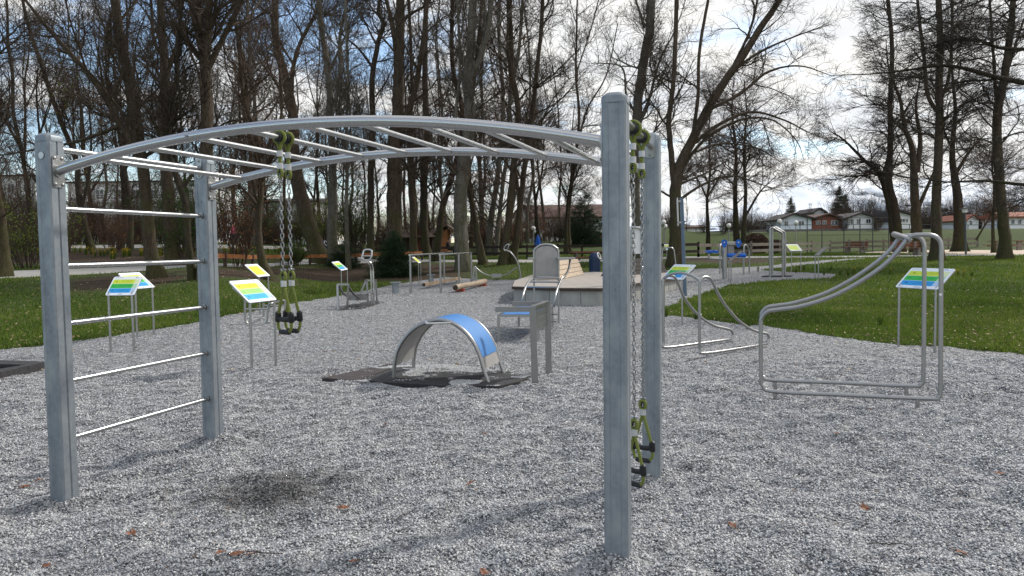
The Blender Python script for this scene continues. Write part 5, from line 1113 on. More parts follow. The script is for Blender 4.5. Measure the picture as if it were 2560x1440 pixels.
PRO = [proto(11, 17, .02), proto(12, 19, -.03, tw='twig_red'), proto(13, 15, .04, 'bark_dark', 'twig_red'), proto(14, 20, 0., 'bark_grey'), proto(15, 13, -.05, 'bark_dark', 'twig_dark', L1=(2, 5)), proto(16, 18, .03, 'bark_brown', 'twig')]
g = np.random.default_rng(99); used = set()
def place(px, y, k, sc=1.):
    d = ray(px, 600); x = d[0]/d[1]*y; o = PRO[k] if k not in used else copy_tree(PRO[k]); used.add(k)
    o.location = (x, y, float(ter(x, y))-.05); o.rotation_euler = (0, 0, g.random()*6.28); o.scale = (sc,)*3; return o
for i in range(60):
    px = -60+1480*((i*0.618034) % 1.)+g.normal()*12; y = (58+34*g.random()) if px > 480 or i % 3 else (46+14*g.random()); place(px, y, int(g.integers(0, 6)), .8+.45*g.random())
for i in range(12): place(1425+g.random()*240, 84+26*g.random(), int(g.integers(0, 6)), .35+.25*g.random())
for i in range(14): place(1700+g.random()*900, 100+30*g.random(), int(g.integers(0, 6)), .22+.2*g.random())

# ================================================================== SHRUBS, CONIFERS, FLOWERS
def shrub(P, H, W, label, name='shrub', stems=26, tw='twig_red', leaf=None, ln=0, ls=.05, cat='shrub', group=None, spread=.6, seed=0, hug=None):
    g = np.random.default_rng(seed+5); P = np.array(P, float); T = thing(name, label, cat, P, 0, group)
    a = g.random(stems)*6.28; rr = g.random(stems)*.18*W; K = 8; out = np.zeros((stems, K, 3)); out[:, 0] = P+np.stack([rr*np.cos(a), rr*np.sin(a), np.zeros(stems)-.05], 1)
    d = np.stack([np.cos(a)*spread*g.random(stems), np.sin(a)*spread*g.random(stems), np.ones(stems)], 1)*np.array([W/H, W/H, 1.]); d /= np.linalg.norm(d, axis=1)[:, None]; L = H*(.6+.45*g.random(stems))
    for k in range(1, K): d = d+g.normal(size=(stems, 3))*.1; d /= np.linalg.norm(d, axis=1)[:, None]; out[:, k] = out[:, k-1]+d*(L/(K-1))[:, None]
    R = np.linspace(.016, .006, K)[None]*np.ones((stems, 1))*(.6+.4*H/2)
    P2, R2 = grow(out, R, stems*9, (H*.2, H*.45), (20, 55), .1, 5, .1, .15, .7, 400, 0, g, rmin=.006); P3, R3 = grow(P2, R2, stems*34, (H*.08, H*.2), (20, 60), .1, 3, .06, .15, .8, 900, 0, g, rmin=.005)
    V, F = joinm([tubes(out, R, 5), tubes(P2, R2, 3), tubes(P3, R3, 3)]); raw('stems', V, F, M[tw], T)
    if ln:
        i = g.integers(0, len(P3), ln); q = P3[i, g.integers(0, 3, ln)]+g.normal(size=(ln, 3))*.05; V, F, c = leafquads(q, ls); raw('leaves', V, F, M[leaf], T, attrs={'rnd': ('FACE', c)})
    return T
def conifer(P, H, W, label, name='fir_bush', tiers=17, per=22, mat='needle', cat='conifer', seed=1, group=None, pw=.85, nd=26):
    g = np.random.default_rng(seed); P = np.array(P, float); T = thing(name, label, cat, P, 0, group); m = MB(); m.tube([P-Zv*.1, P+Zv*H*.95], [.05*H/2, .008], 8); part('trunk', m, M['bark_dark'], T)
    A = []; 
    for i in range(tiers):
        f = i/(tiers-1); z = H*(.03+.93*f); L = W/2*(1-f)**pw*(1.0)+.08
        for k in range(max(5, int(per*(1-f*.7)))):
            a = g.random()*6.28; l = L*(.65+.5*g.random()); dz = (.12-.35*g.random())*l; A.append((P+Zv*(z+g.normal()*.04), np.array([math.cos(a)*l, math.sin(a)*l, dz])))
    A0 = np.array([a for a, b in A]); D = np.array([b for a, b in A]); n = len(A); K = 5; t = np.linspace(0, 1, K); out = A0[:, None]+D[:, None]*t[None, :, None]; out[:, :, 2] += -.12*np.linalg.norm(D, axis=1)[:, None]*np.sin(t*PI)[None]*.6
    P2, R2 = grow(out, np.full((n, K), .01), n*6, (.15*W/2, .38*W/2), (25, 50), .15, 3, -.02, .06, .6, 400, .5, g, rmin=.004)
    V, F = joinm([tubes(out, np.full((n, K), .008), 3), tubes(P2, R2, 3)]); raw('branches', V, F, M['bark_dark'], T)
    # needle sprays
    al = np.concatenate([P2.reshape(-1, 3), out[:, 1:].reshape(-1, 3)]); N = len(al)*nd//6; i = g.integers(0, len(al), N); q = al[i]+g.normal(size=(N, 3))*.05*W/2.; out_d = q-P; out_d[:, 2] *= .2; out_d /= np.linalg.norm(out_d, axis=1)[:, None]+1e-6
    d = out_d*.7+g.normal(size=(N, 3))*.45; d /= np.linalg.norm(d, axis=1)[:, None]; s = np.cross(d, g.normal(size=(N, 3))); s /= np.linalg.norm(s, axis=1)[:, None]; l = (.05+.06*g.random(N))[:, None]*(W/2.6)
    V = np.stack([q-s*l*.16, q+s*l*.16, q+d*l], 1).reshape(-1, 3); raw('needles', V, np.arange(3*N).reshape(-1, 3), M[mat], T, attrs={'rnd': ('FACE', g.random(N))}); return T
def px_h(P, px, n): return n*P[1]/FPX
P = G(986, 690); conifer(P, px_h(P, 0, 112), px_h(P, 0, 132), 'wide dark green fir bush beside the balance walker', seed=3)
P = G(862, 668); conifer(P, px_h(P, 0, 64), px_h(P, 0, 84), 'dark yew bush at the foot of the pale grey trunk', name='yew_bush', seed=4, pw=.45, tiers=12)
P = G(738, 664); shrub(P, px_h(P, 0, 66), px_h(P, 0, 90), 'loose many-stemmed shrub with small green leaves behind the hanging rope straps', stems=30, leaf='green_leaf', ln=2500, ls=.04, seed=2)
P = G(1462, 622); conifer(np.array([AT(1462, 600, 66)[0], 66, float(ter(9, 66))]), 4.6, 3.8, 'dark green fir behind the globe lamp near the brown-roofed building', name='fir_tree', seed=6, pw=.6)
P = G(640, 630); 
GU = 'undergrowth shrubs at the edge of the wood'
def shr(px, y, H, W, label, **k):
    d = ray(px, 600); x = d[0]/d[1]*y; return shrub((x, y, float(ter(x, y))), H, W, label, **k)
shr(455, 36, 4.2, 3.4, 'fresh green leafy bush seen between the stout trunks and rear left post', leaf='green_leaf', ln=3500, ls=.05, seed=21, tw='twig')
shr(592, 37, 4.6, 2.8, 'young beech holding orange-brown dead leaves beside the rear left post', leaf='brown_leaf', ln=1500, ls=.05, seed=22, stems=14, spread=.4, tw='twig')
shr(622, 60, 4.5, 3., 'fresh green bush behind the brown-leaved young beech', leaf='green_leaf', ln=3000, ls=.05, seed=23, tw='twig')
shr(890, 58, 6., 3., 'tall shrub with bright green leaves between the pale grey and zigzag trunks', leaf='green_leaf', ln=3000, ls=.06, seed=24, spread=.4, tw='twig')
shr(70, 33, 3.2, 4., 'green-tinged bush right of the trunk at the left edge', leaf='young_leaf', ln=2200, ls=.04, seed=25, tw='twig')
shr(810, 63, 4.4, 3.4, 'pale green budding shrub behind the leaning mossy trunk', leaf='young_leaf', ln=2200, ls=.05, seed=26, tw='twig')
sh0 = [shrub((0, 0, 0), 3.6, 3.6, 'brown leafless shrub in the undergrowth of the wood', name='bare_shrub', stems=30, seed=41, group=GU), shrub((0, 0, 0), 3.0, 4.2, 'shrub with a few rusty leaves in the undergrowth of the wood', name='rusty_shrub', stems=30, leaf='brown_leaf', ln=700, ls=.05, seed=42, group=GU),
       shrub((0, 0, 0), 3.4, 3.6, 'shrub with pale green buds in the undergrowth of the wood', name='budding_shrub', stems=28, leaf='young_leaf', ln=900, ls=.045, seed=43, group=GU, tw='twig')]
su = set(); g = np.random.default_rng(5)
for i in range(80):
    px = -80+1460*((i*.618034+.3) % 1.)+g.normal()*10; y = (46+36*g.random() if px < 480 else 62+24*g.random()); k = int(g.choice([0, 0, 1, 2, 2])); d = ray(px, 600); x = d[0]/d[1]*y
    if px > 1150 and k == 2: k = 1
    if inpoly(np.array([x]), np.array([y]), path2_poly)[0] or inpoly(np.array([x]), np.array([y]), path_poly)[0]: y += 6; x = d[0]/d[1]*y
    o = sh0[k] if k not in su else copy_tree(sh0[k]); su.add(k); s_ = .55+.6*g.random(); o.location = (x, y, float(ter(x, y))); o.rotation_euler = (0, 0, g.random()*6.28); o.scale = (s_, s_, s_*(.9+.6*g.random()))
# far trees and bushes behind the houses
cf0 = [conifer((0, 0, 0), 7., 4., 'dark evergreen among the far gardens behind the houses', name='garden_evergreen', seed=8, group='evergreens behind the houses', tiers=16, per=18, nd=90), shrub((0, 0, 0), 6., 6., 'brown leafless thicket behind the road wall and houses', name='thicket', stems=40, seed=44, group='bare thickets behind the road wall', tw='twig')]
use = set()
def far(k, px, y, s, sz=None):
    d = ray(px, 560); x = d[0]/d[1]*y; o = cf0[k] if k not in use else copy_tree(cf0[k]); use.add(k); o.location = (x, y, float(ter(x, y))); o.rotation_euler = (0, 0, g.random()*6.28); o.scale = (s, s, sz or s)
for px, y, s in ((1976, 135, .95), (2020, 140, .7), (2098, 128, 1.15), (2112, 132, 1.0), (1700, 140, .7), (2240, 150, .8)): far(0, px, y, s)
for i in range(34): far(1, 1660+g.random()*920, 112+30*g.random(), .35+.3*g.random())
for i in range(26): far(1, 2105+i*18+g.normal()*6, 122+14*g.random(), .75+.45*g.random())
for i in range(9): far(1, 1815+i*15+g.normal()*5, 118+10*g.random(), .5+.3*g.random())
for i in range(14): far(1, 1180+g.random()*330, 70+14*g.random(), .35+.2*g.random())
for px in (1810, 1870, 1760, 1925, 1688, 2190, 2110): far(1, px, 74+6*g.random(), .25+.12*g.random())
# clipped round bushes on the bank
for px, py, r, lb in ((1888, 600, 1.05, 'clipped round brown bush at the foot of the green bank'), (1940, 606, .7, 'smaller clipped round bush behind the tall hoop frame')):
    d = ray(px, py); y = 62.; c = AT(px, py, y); T = thing('round_bush', lb, 'bush', (c[0], y, float(ter(c[0], y))), 0); n = 9000; v = g.normal(size=(n, 3)); v /= np.linalg.norm(v, axis=1)[:, None]; q = np.array([c[0], y, float(ter(c[0], y))+r*.7])+v*r*(.75+.28*g.random(n))[:, None]*np.array([1, 1, .85]); V, F, cc2 = leafquads(q, .07); raw('foliage', V, F, M['twig_red'], T)
# hedges in the centre
for px, w_, lb in ((1440, 20, 'small rounded beech hedge with dry leaves, left of the globe lamp'), (1487, 44, 'wide rounded beech hedge with dry leaves behind the globe lamp')):
    y = 68.; c = AT(px, 608, y); z0 = float(ter(c[0], y)); T = thing('dry_hedge', lb, 'hedge', (c[0], y, z0), 0); n = 8000; v = g.normal(size=(n, 3)); v /= np.linalg.norm(v, axis=1)[:, None]; rr_ = w_*y/FPX/2; q = np.array([c[0], y, z0+.5])+v*np.array([rr_, .6, .55])*(.8+.25*g.random(n))[:, None]; V, F, cc2 = leafquads(q, .06); raw('foliage', V, F, M['brown_leaf'], T, attrs={'rnd': ('FACE', cc2*.5)})
# daffodils
def daff(seed, nl=26, nf=3):
    g = np.random.default_rng(seed); T = thing('daffodil_clump', 'clump of daffodils with grey-green leaves in the lawn', 'daffodils', (0, 0, 0), 0, 'daffodil clumps in the lawn'); a = g.random(nl)*6.28; h = .16+.16*g.random(nl); r0 = .05*g.random(nl); b = np.stack([r0*np.cos(a), r0*np.sin(a), 0*a], 1)
    tip = b+np.stack([np.cos(a)*.10*g.random(nl), np.sin(a)*.10*g.random(nl), h], 1); s = np.stack([-np.sin(a), np.cos(a), 0*a], 1)*.008
    mid = (b+tip)/2+np.array([0, 0, .02]); V = np.stack([b-s, b+s, mid+s, mid-s, mid-s, mid+s, tip+s*.2, tip-s*.2], 1).reshape(-1, 3); raw('leaves', V, np.arange(8*nl).reshape(-1, 4), M['blade'], T, local=True, attrs={'rnd': ('FACE', np.repeat(g.random(nl)*.45, 2))})
    for k in range(nf):
        c = np.array([g.normal()*.07, g.normal()*.07, .27+.06*g.random()]); m = MB(); m.tube([(c[0]*.5, c[1]*.5, 0), c], .003, 5)
        for j in range(6): q = 2*PI*j/6; e = np.array([math.cos(q), -.3, math.sin(q)]); f = np.array([math.cos(q+.5), -.3, math.sin(q+.5)]); m.add([c, c+e*.022+f*.01, c+(e+f)*.02, c+f*.022+e*.01], [(0, 1, 2, 3)])
        m.tube([c, c+np.array([0, -.025, .003])], [.009, .013], 8); part('flower', m, M['daffodil'], T, local=True, smooth=False)
    return T
D0 = [daff(1), daff(2, 30, 0), daff(3, 22, 5)]; ud = set()
D0[1]['label'] = 'clump of daffodil leaves without open flowers in the lawn'; D0[1]['group'] = 'flowerless daffodil clumps in the lawn'
def dplace(k, px, py, s=1.):
    p = G(px, py); o = D0[k] if k not in ud else copy_tree(D0[k]); ud.add(k); o.location = tuple(p); o.rotation_euler = (0, 0, g.random()*6.28); o.scale = (s,)*3
for px, py, k in ((2165, 682, 0), (2134, 684, 0), (2226, 686, 0), (2395, 690, 2), (2408, 692, 0), (2040, 672, 1), (2078, 676, 1), (1895, 678, 1), (2010, 676, 1), (2000, 674, 0), (2120, 690, 1), (2150, 692, 1), (2180, 694, 1), (2430, 692, 1), (2200, 815, 1), (1870, 822, 1), (1665, 792, 1), (1740, 800, 1), (2100, 690, 1), (2060, 688, 1), (1990, 682, 1)): dplace(k, px, py, .8)
for i in range(60):
    px = 60+g.random()*440; dplace(2 if g.random() < .6 else 0, px, 640+g.normal()*5, 1.3)
for i in range(26): dplace(2, 560+g.random()*230, 634+g.normal()*2.5, 1.3)

# ================================================================== FENCES
def fence(feet, H, rails, label, matp, matr, rh=.14, y_of=None, name='fence'):
    P = [G(*f) for f in feet]; T = thing(name, label, 'fence', P[0], 0)
    for p in P: m = MB(); m.box(p+Zv*(H/2-.1), (.12, .12, H+.25)); part('post', m, M[matp], T, smooth=False)
    for z in rails:
        for a, b in zip(P, P[1:]): m = MB(); m.beam(a+Zv*z+np.array([0, -.085, 0]), b+Zv*z+np.array([0, -.085, 0]), .04, rh); part('rail', m, M[matr], T, smooth=False)
fence([(540, 669), (563, 668), (632, 668), (704, 664), (775, 662), (840, 660), (890, 658), (950, 655), (1010, 653), (1055, 651)], .62, [.50], 'low fence of one orange board on dark posts along the left park path', 'post_wood', 'orange_wood', .19)
fence([(1095, 650), (1150, 649), (1211, 648), (1265, 648), (1318, 648), (1360, 647), (1395, 647), (1455, 646), (1512, 646), (1560, 645), (1612, 645), (1680, 645), (1746, 643)], .95, [.38, .82], 'dark two-rail wooden fence across the middle behind the path', 'dark_fence', 'dark_fence', .17)
fence([(1746, 643), (1800, 640), (1878, 640), (1950, 636), (2028, 632), (2075, 629.5), (2122, 627), (2166, 625.5), (2209, 625.5), (2252, 624), (2294, 623), (2371, 621.6), (2444, 617)], .95, [.34, .76], 'weathered grey rail fence behind the benches on the right', 'grey_fence', 'grey_fence', .2)
def lampglobe(px, py, y, label, r=.2, H=None):
    c = AT(px, py, y); z0 = float(ter(c[0], y)); T = thing('globe_lamp', label, 'lamp', (c[0], y, z0), 0, 'white globe lamps'); m = MB(); m.tube([(c[0], y, z0-.1), (c[0], y, c[2]-r)], .045, 8); part('pole', m, M['satin_steel'], T); m = MB(); m.sphere(c, r, 16, 12); part('globe', m, M['globe_white'], T)
    m = MB(); m.tube([c-Zv*(r+.06), c-Zv*(r-.03)], [.07, .10], 10); part('collar', m, M['dark_steel'], T)
for a in ((1464, 571, 68, 'globe lamp standing before the dark fir and dry hedge'), (1333, 571, 66, 'tallest globe lamp beside the closed blue parasol'), (1337, 579, 72, 'lower globe lamp just behind the one beside the parasol'), (1308, 576, 74, 'globe lamp left of the parasol near the round white sign'), (1356, 580.5, 84, 'small globe lamp right of the closed parasol'), (1403, 581, 84, 'small distant globe lamp under the brown roof'), (1659, 556, 62, 'larger globe lamp just right of the rear right post'), (1663, 566, 68, 'smaller globe lamp just right of the rear right post'), (1822, 564, 66, 'globe lamp above the blue discs'), (1949, 553.7, 62, 'left globe lamp in front of the white gabled house'), (1989.5, 557, 68, 'right globe lamp in front of the white gabled house')): lampglobe(*a)
P = G(2415, 637); T = thing('street_lamp', 'slim dark street lamp with a flat-hooded head on the right', 'street lamp', P, 0); y = P[1]; m = MB(); m.tube([P-Zv*.1, AT(2412, 530, y)], .06, 10); part('pole', m, M['net_steel'], T)
m = MB(); c = AT(2412, 522, y); m.tube([c-Zv*.22, c-Zv*.02], [.13, .16], 12); part('lantern', m, M['globe_white'], T); m = MB(); m.tube([c-Zv*.02, c+Zv*.03, c+Zv*.07], [.3, .3, .06], 16); part('hood', m, M['net_steel'], T)
# bins
def bin_(P, H, label, rot=0.):
    T = thing('litter_bin', label, 'bin', P, rot); r = H*.26; m = MB(); m.tube([P-Zv*.12, P+Zv*H*.70], r, 20); part('body', m, M['bin_grey'], T); m = MB(); pts = [(r*1.04*math.cos(q), r*1.04*math.sin(q)) for q in np.linspace(PI*.62, PI*1.92, 16)]+[(r*.5*math.cos(q), r*.5*math.sin(q)) for q in (PI*1.9, PI*.64)]
    m.prism(pts, P+Zv*.02, P+Zv*H*.695, (1, 0, 0), (0, 1, 0)); part('shell', m, M['bin_blue'], T); m = MB(); m.sphere(P+Zv*H*.72, r*1.06, 20, 12, (1, 1, 1.02), zmin=-.02); part('lid', m, M['bin_blue'], T)
    d = np.array([.75, -.5, .35]); d /= np.linalg.norm(d); c = P+Zv*H*.74+d*r*.98; u = np.cross(d, Zv); u /= np.linalg.norm(u); v = np.cross(u, d); m = MB(); m.tube([c+(u*math.cos(q)*.72+v*math.sin(q))*r*.62 for q in np.linspace(0, 2*PI, 18, endpoint=False)], r*.13, 8, closed=True); part('opening_rim', m, M['white_paint'], T)
    m = MB(); m.tube([c-d*.03, c+d*.02], r*.5, 14); part('opening', m, M['black_rubber'], T)
P = G(1487, 683); bin_(P, 52*P[1]/FPX, 'dark blue domed litter bin behind the platform')
P = G(809, 639); bin_(P, 37*P[1]/FPX, 'dark blue domed litter bin beside the orange rail fence', 0.)
# benches and tables
def pbench(a, b, label, mat='redwood', table=False, H=.78):
    A, B = G(*a), G(*b); d = B-A; d[2] = 0; L = np.linalg.norm(d); d /= L; n = np.array([-d[1], d[0], 0]); T = thing('picnic_table' if table else 'park_bench', label, 'table' if table else 'bench', (A+B)/2, 0)
    z = (A[2]+B[2])/2
    base = lambda p, o, h: np.array([p[0], p[1], z])+n*o+Zv*h
    if table:
        for k in range(4): m = MB(); m.beam(base(A-d*.3, -.3+k*.2, .75), base(B+d*.3, -.3+k*.2, .75), .17, .05); part('top_board', m, M[mat], T, smooth=False)
        for o in (-.75, .75): m = MB(); m.beam(base(A-d*.3, o, .45), base(B+d*.3, o, .45), .26, .05); part('seat_board', m, M[mat], T, smooth=False)
        for p in (A, B): m = MB(); m.box(base(p, 0, .35), (.14, .5, .74), d, n); m.box(base(p, 0, .36), (.1, 1.6, .1), d, n); part('trestle', m, M['grey_fence'], T, smooth=False)
    else:
        for k in range(3): m = MB(); m.beam(base(A-d*.3, -.05-.14*k, .45), base(B+d*.3, -.05-.14*k, .45), .12, .04); part('seat_slat', m, M[mat], T, smooth=False)
        for k in range(2): m = MB(); m.beam(base(A-d*.3, .06+k*.04, .62+k*.16), base(B+d*.3, .06+k*.04, .62+k*.16), .04, .13); part('back_slat', m, M[mat], T, smooth=False)
        for p in (A, B): m = MB(); m.box(base(p, -.16, .2), (.16, .42, .44), d, n); m.box(base(p, .04, .42), (.16, .09, .84), d, n); part('support', m, M['grey_fence'], T, smooth=False)
pbench((2122, 635), (2158, 635), 'red-brown park bench on grey supports before the rail fence, left one')
pbench((2238, 639), (2288, 638), 'red-brown park bench on grey supports behind the curved rail frame')
pbench((1440, 664), (1492, 662), 'red-brown picnic table left of the domed bin, beyond the platform', table=True)
pbench((2486, 626), (2548, 626), 'red-brown picnic table at the right edge beside the mossy trunk', table=True)
# parasol, round sign, other small things in the centre
y = 64.; c = AT(1345, 616, y); z0 = float(ter(c[0], y)); T = thing('closed_parasol', 'closed bright blue parasol standing behind the dark fence', 'parasol', (c[0], y, z0), 0)
m = MB(); m.tube([(c[0], y, z0), (c[0], y, AT(1345, 586, y)[2])], .025, 8); part('pole', m, M['satin_steel'], T)
m = MB(); n = 14; vs = []; fs = []; hs = [(1345, 587, .02), (1345, 592, .10), (1345, 600, .17), (1345, 610, .24), (1345, 618, .27)]
for j, (a, b, r) in enumerate(hs):
    p = AT(a, b, y)
    for k in range(n): q = 2*PI*k/n; rr_ = r*(1+.28*(k % 2)); vs.append(p+np.array([rr_*math.cos(q), rr_*math.sin(q), 0]))
for j in range(4):
    for k in range(n): fs.append((j*n+k, (j+1)*n+k, (j+1)*n+(k+1) % n, j*n+(k+1) % n))
m.add(vs, fs); part('canopy', m, M['blue_plastic'], T)
y = 66.; c = AT(1291, 608, y); z0 = float(ter(c[0], y)); T = thing('round_sign', 'white oval sign on a thin post left of the parasol', 'sign', (c[0], y, z0), 0)
m = MB(); m.tube([(c[0], y, z0-.05), c], .03, 8); part('post', m, M['satin_steel'], T); m = MB(); pts = [(.19*math.cos(q), .24*math.sin(q)) for q in np.linspace(0, 2*PI, 24, endpoint=False)]; m.prism(pts, c-np.array([0, .05, 0]), c-np.array([0, .032, 0]), (1, 0, 0), (0, 0, 1)); part('sign_face', m, M['white_paint'], T, smooth=False)
m = MB(); m.box(c-np.array([0, .054, 0]), (.02, .004, .3)); m.box(c-np.array([0, .054, .02]), (.16, .0044, .02)); part('marking', m, M['net_steel'], T, smooth=False)
# people
def person(P, H, label, top, pants, pose='walk', face=1., bag=False):
    P = np.array(P, float); T = thing('person', label, 'person', P, 0); s = H/1.72; f = face
    J = {'pel': (0, 0, .95), 'chest': (.03*f, 0, 1.28), 'neck': (.04*f, 0, 1.46), 'head': (.07*f, 0, 1.60), 'shl': (.03*f, .17, 1.40), 'shr': (.03*f, -.17, 1.40), 'ell': (-.10*f, .22, 1.14), 'elr': (.12*f, -.22, 1.16), 'hal': (.02*f, .22, .94), 'har': (.34*f, -.18, 1.04), 'hil': (0, .10, .90), 'hir': (0, -.10, .90), 'knl': (.16*f, .10, .50), 'knr': (-.06*f, -.10, .50), 'anl': (.22*f, .10, .09), 'anr': (-.34*f, -.10, .14), 'tol': (.36*f, .10, .04), 'tor': (-.24*f, -.10, .04)}
    if pose == 'sit': J.update({'pel': (0, 0, .52), 'chest': (.02*f, 0, .86), 'neck': (.05*f, 0, 1.05), 'head': (.10*f, 0, 1.19), 'shl': (.03*f, .17, .99), 'shr': (.03*f, -.17, .99), 'ell': (.08*f, .22, .74), 'elr': (.10*f, -.22, .74), 'hal': (.32*f, .14, .64), 'har': (.32*f, -.14, .64), 'hil': (0, .10, .50), 'hir': (0, -.10, .50), 'knl': (.42*f, .12, .50), 'knr': (.42*f, -.12, .50), 'anl': (.40*f, .12, .08), 'anr': (.44*f, -.12, .08), 'tol': (.54*f, .12, .04), 'tor': (.58*f, -.12, .04)})
    W = {k: P+np.array(v)*s for k, v in J.items()}; L = lambda seq, r, n=14: (catmull([W[k] for k in seq], n), np.interp(np.linspace(0, 1, n), np.linspace(0, 1, len(r)), r)*s)
    def sk(name, seqs, mat, par): 
        m = MB()
        for seq, r in seqs: p, rr_ = L(seq, r); m.tube(p, rr_, 12)
        return part(name, m, M[mat], par)
    b = sk('body', [(('pel', 'chest', 'neck', 'head'), (.14, .15, .055, .09))], 'skin', T)
    m = MB(); m.sphere(W['head']+np.array([0, 0, .02])*s, .105*s, 14, 10, (.95, .8, 1.1)); m.sphere(W['head']+np.array([.10*f, 0, 0])*s, .02*s, 8, 6); part('head', m, M['skin'], b)
    sk('jacket', [(('pel', 'chest', 'neck'), (.17, .175, .07)), (('shl', 'ell', 'hal'), (.075, .058, .045))], top, T); sk('sleeve', [(('shr', 'elr', 'har'), (.075, .058, .045))], top, T)
    for k in 'lr': sk('trouser_leg', [(('hi'+k, 'kn'+k, 'an'+k), (.10, .075, .05))], pants, T); sk('shoe', [(('an'+k, 'to'+k), (.05, .04))], 'dark_cloth', T)
    m = MB(); m.sphere(W['head']+np.array([-.02*f, 0, .045])*s, .112*s, 14, 10, (.95, .85, 1.05), zmin=-.15); part('hair', m, M['hair'], T)
    return T
P = G(583, 617); person(P, 1.66, 'person in a pink jacket and dark trousers walking on the woodland path', 'pink_cloth', 'dark_cloth', face=1.)
P = G(1120, 640); person(P, 1.7, 'person in black clothes sitting on the fence by the orange hut', 'dark_cloth', 'dark_cloth', 'sit', face=1.)

# ================================================================== BUILDINGS
def house(px0, px1, pyb, pye, pya, y, wall, roof, label, name='house', depth=6., gable=True, over=.5, apex=None, wins=(), balc=(), group=None, rt=.2, wall2=None):
    """gable end facing the park: wall from px0..px1, base pyb, eaves pye, ridge pya"""
    A, B = AT(px0, pyb, y), AT(px1, pyb, y); z0 = min(A[2], B[2])-.6; ze = AT((px0+px1)/2, pye, y)[2]; za = AT((px0+px1)/2, pya, y)[2]; x0, x1 = A[0], B[0]; xa = AT(apex or (px0+px1)/2, pya, y)[0]
    T = thing(name, label, 'building', ((x0+x1)/2, y, z0), 0, group); m = MB()
    if gable: poly = [(x0, z0), (x1, z0), (x1, ze), (xa, za), (x0, ze)]
    else: poly = [(x0, z0), (x1, z0), (x1, ze), (x0, ze)]
    m.prism(poly, (0, y, 0), (0, y+depth, 0), (1, 0, 0), (0, 0, 1)); part('wall', m, M[wall], T, smooth=False)
    m = MB()
    if gable:
        for (xe, sg) in ((x0, -1), (x1, 1)):
            d = np.array([xe-xa, ze-za]); l = np.linalg.norm(d); d = d/l; nn = np.array([-d[1], d[0]])*(1 if sg < 0 else -1); nn = nn if nn[1] > 0 else -nn; e = np.array([xe, ze])+d*over; a = np.array([xa, za])
            m = MB(); m.prism([tuple(a+nn*.02), tuple(e+nn*.02), tuple(e+nn*(.02+rt)), tuple(a+nn*(.02+rt))], (0, y-over, 0), (0, y+depth+over, 0), (1, 0, 0), (0, 0, 1)); part('roof_slope', m, M[roof], T, smooth=False)
    else:
        zr = za; m.prism([(y-over, ze-.05), (y+depth+over, ze-.05), (y+depth+over, ze+.12), (y+depth/2, zr), (y-over, ze+.12)], (x0-over, 0, 0), (x1+over, 0, 0), (0, 1, 0), (0, 0, 1)); part('roof', m, M[roof], T, smooth=False)
    for (a, b, c, d_) in wins:
        p, q = AT(a, b, y-.04), AT(c, d_, y-.04); m = MB(); cx_, cz_ = (p[0]+q[0])/2, (p[2]+q[2])/2; ww, hh = abs(q[0]-p[0]), abs(q[2]-p[2]); t = .045
        for (ox, oz, sx_, sz_) in ((0, hh/2, ww+t, t), (0, -hh/2, ww+t, t), (-ww/2, 0, t, hh-t), (ww/2, 0, t, hh-t), (0, 0, t*.7, hh-t)): m.box((cx_+ox, y-.05, cz_+oz), (sx_, .12, sz_))
        fr = part('window', m, M['white_paint'], T, smooth=False); m = MB(); m.box((cx_, y-.02, cz_), (ww-t, .06, hh-t)); part('pane', m, M['window_glass'], fr, smooth=False)
    for (a, b, c) in balc:
        p, q = AT(a, b, y), AT(c, b, y); m = MB(); m.box(((p[0]+q[0])/2, y-.7, p[2]), (q[0]-p[0], 1.3, .16)); bl = part('balcony', m, M['white_paint'], T, smooth=False)
        for zz_ in (.3, .6, .9): m = MB(); m.box(((p[0]+q[0])/2, y-1.3, p[2]+zz_), (q[0]-p[0], .05, .05)); part('balcony_rail', m, M['white_paint'], bl, smooth=False)
    return T
house(1953, 2029, 570, 548, 536, 104, 'blue_wall', 'roof_dark', 'pale blue-white gabled house with dark roof above the road wall', wins=((1961, 553, 1970, 563), (1996, 553, 2010, 562)), apex=1984, over=.6, depth=6)
house(2031, 2108, 569, 548, 537, 106, 'brick', 'roof_brown', 'red-brown gabled house right of the pale blue-white one', wins=((2040, 552, 2050, 561), (2056, 552, 2065, 561), (2078, 551, 2094, 563)), apex=2068, over=.6)
house(2108, 2134, 568, 546, 538, 112, 'brick', 'roof_red', 'small low red-brown house with a reddish roof behind the others', over=.4, depth=7)
house(2120, 2184, 566, 545, 534, 104, 'white_wall', 'roof_dark', 'white gabled house partly hidden left of the leaning dark trunks', wins=((2126, 548, 2134, 560), (2142, 548, 2150, 560), (2165, 548, 2176, 558)), over=.6)
house(2242, 2287, 576, 542, 528, 100, 'white_wall', 'roof_dark', 'white two-storey house with black window openings between the trunks', wins=((2250, 547, 2262, 555), (2264, 547, 2270, 555)), over=.6, apex=2243)
house(2418, 2446, 570, 549, 538, 112, 'white_wall', 'roof_red', 'small white house with a red roof right of the street lamp', over=.4, wins=((2424, 552, 2430, 562),), depth=7)
house(2520, 2620, 569, 543, 528, 108, 'white_wall', 'roof_red', 'white house with a wide red roof at the right edge', over=.6, gable=False, wins=((2528, 549, 2536, 560), (2545, 549, 2553, 560)))
house(1690, 1760, 590, 570, 562, 112, 'white_wall', 'roof_brown', 'far white house low behind the sign pole', over=.4, gable=False, depth=6)
house(2036, 2060, 540, 530, 522, 130, 'white_wall', 'roof_dark', 'dark roofed house behind the ridge of the front houses', over=.5, depth=8)
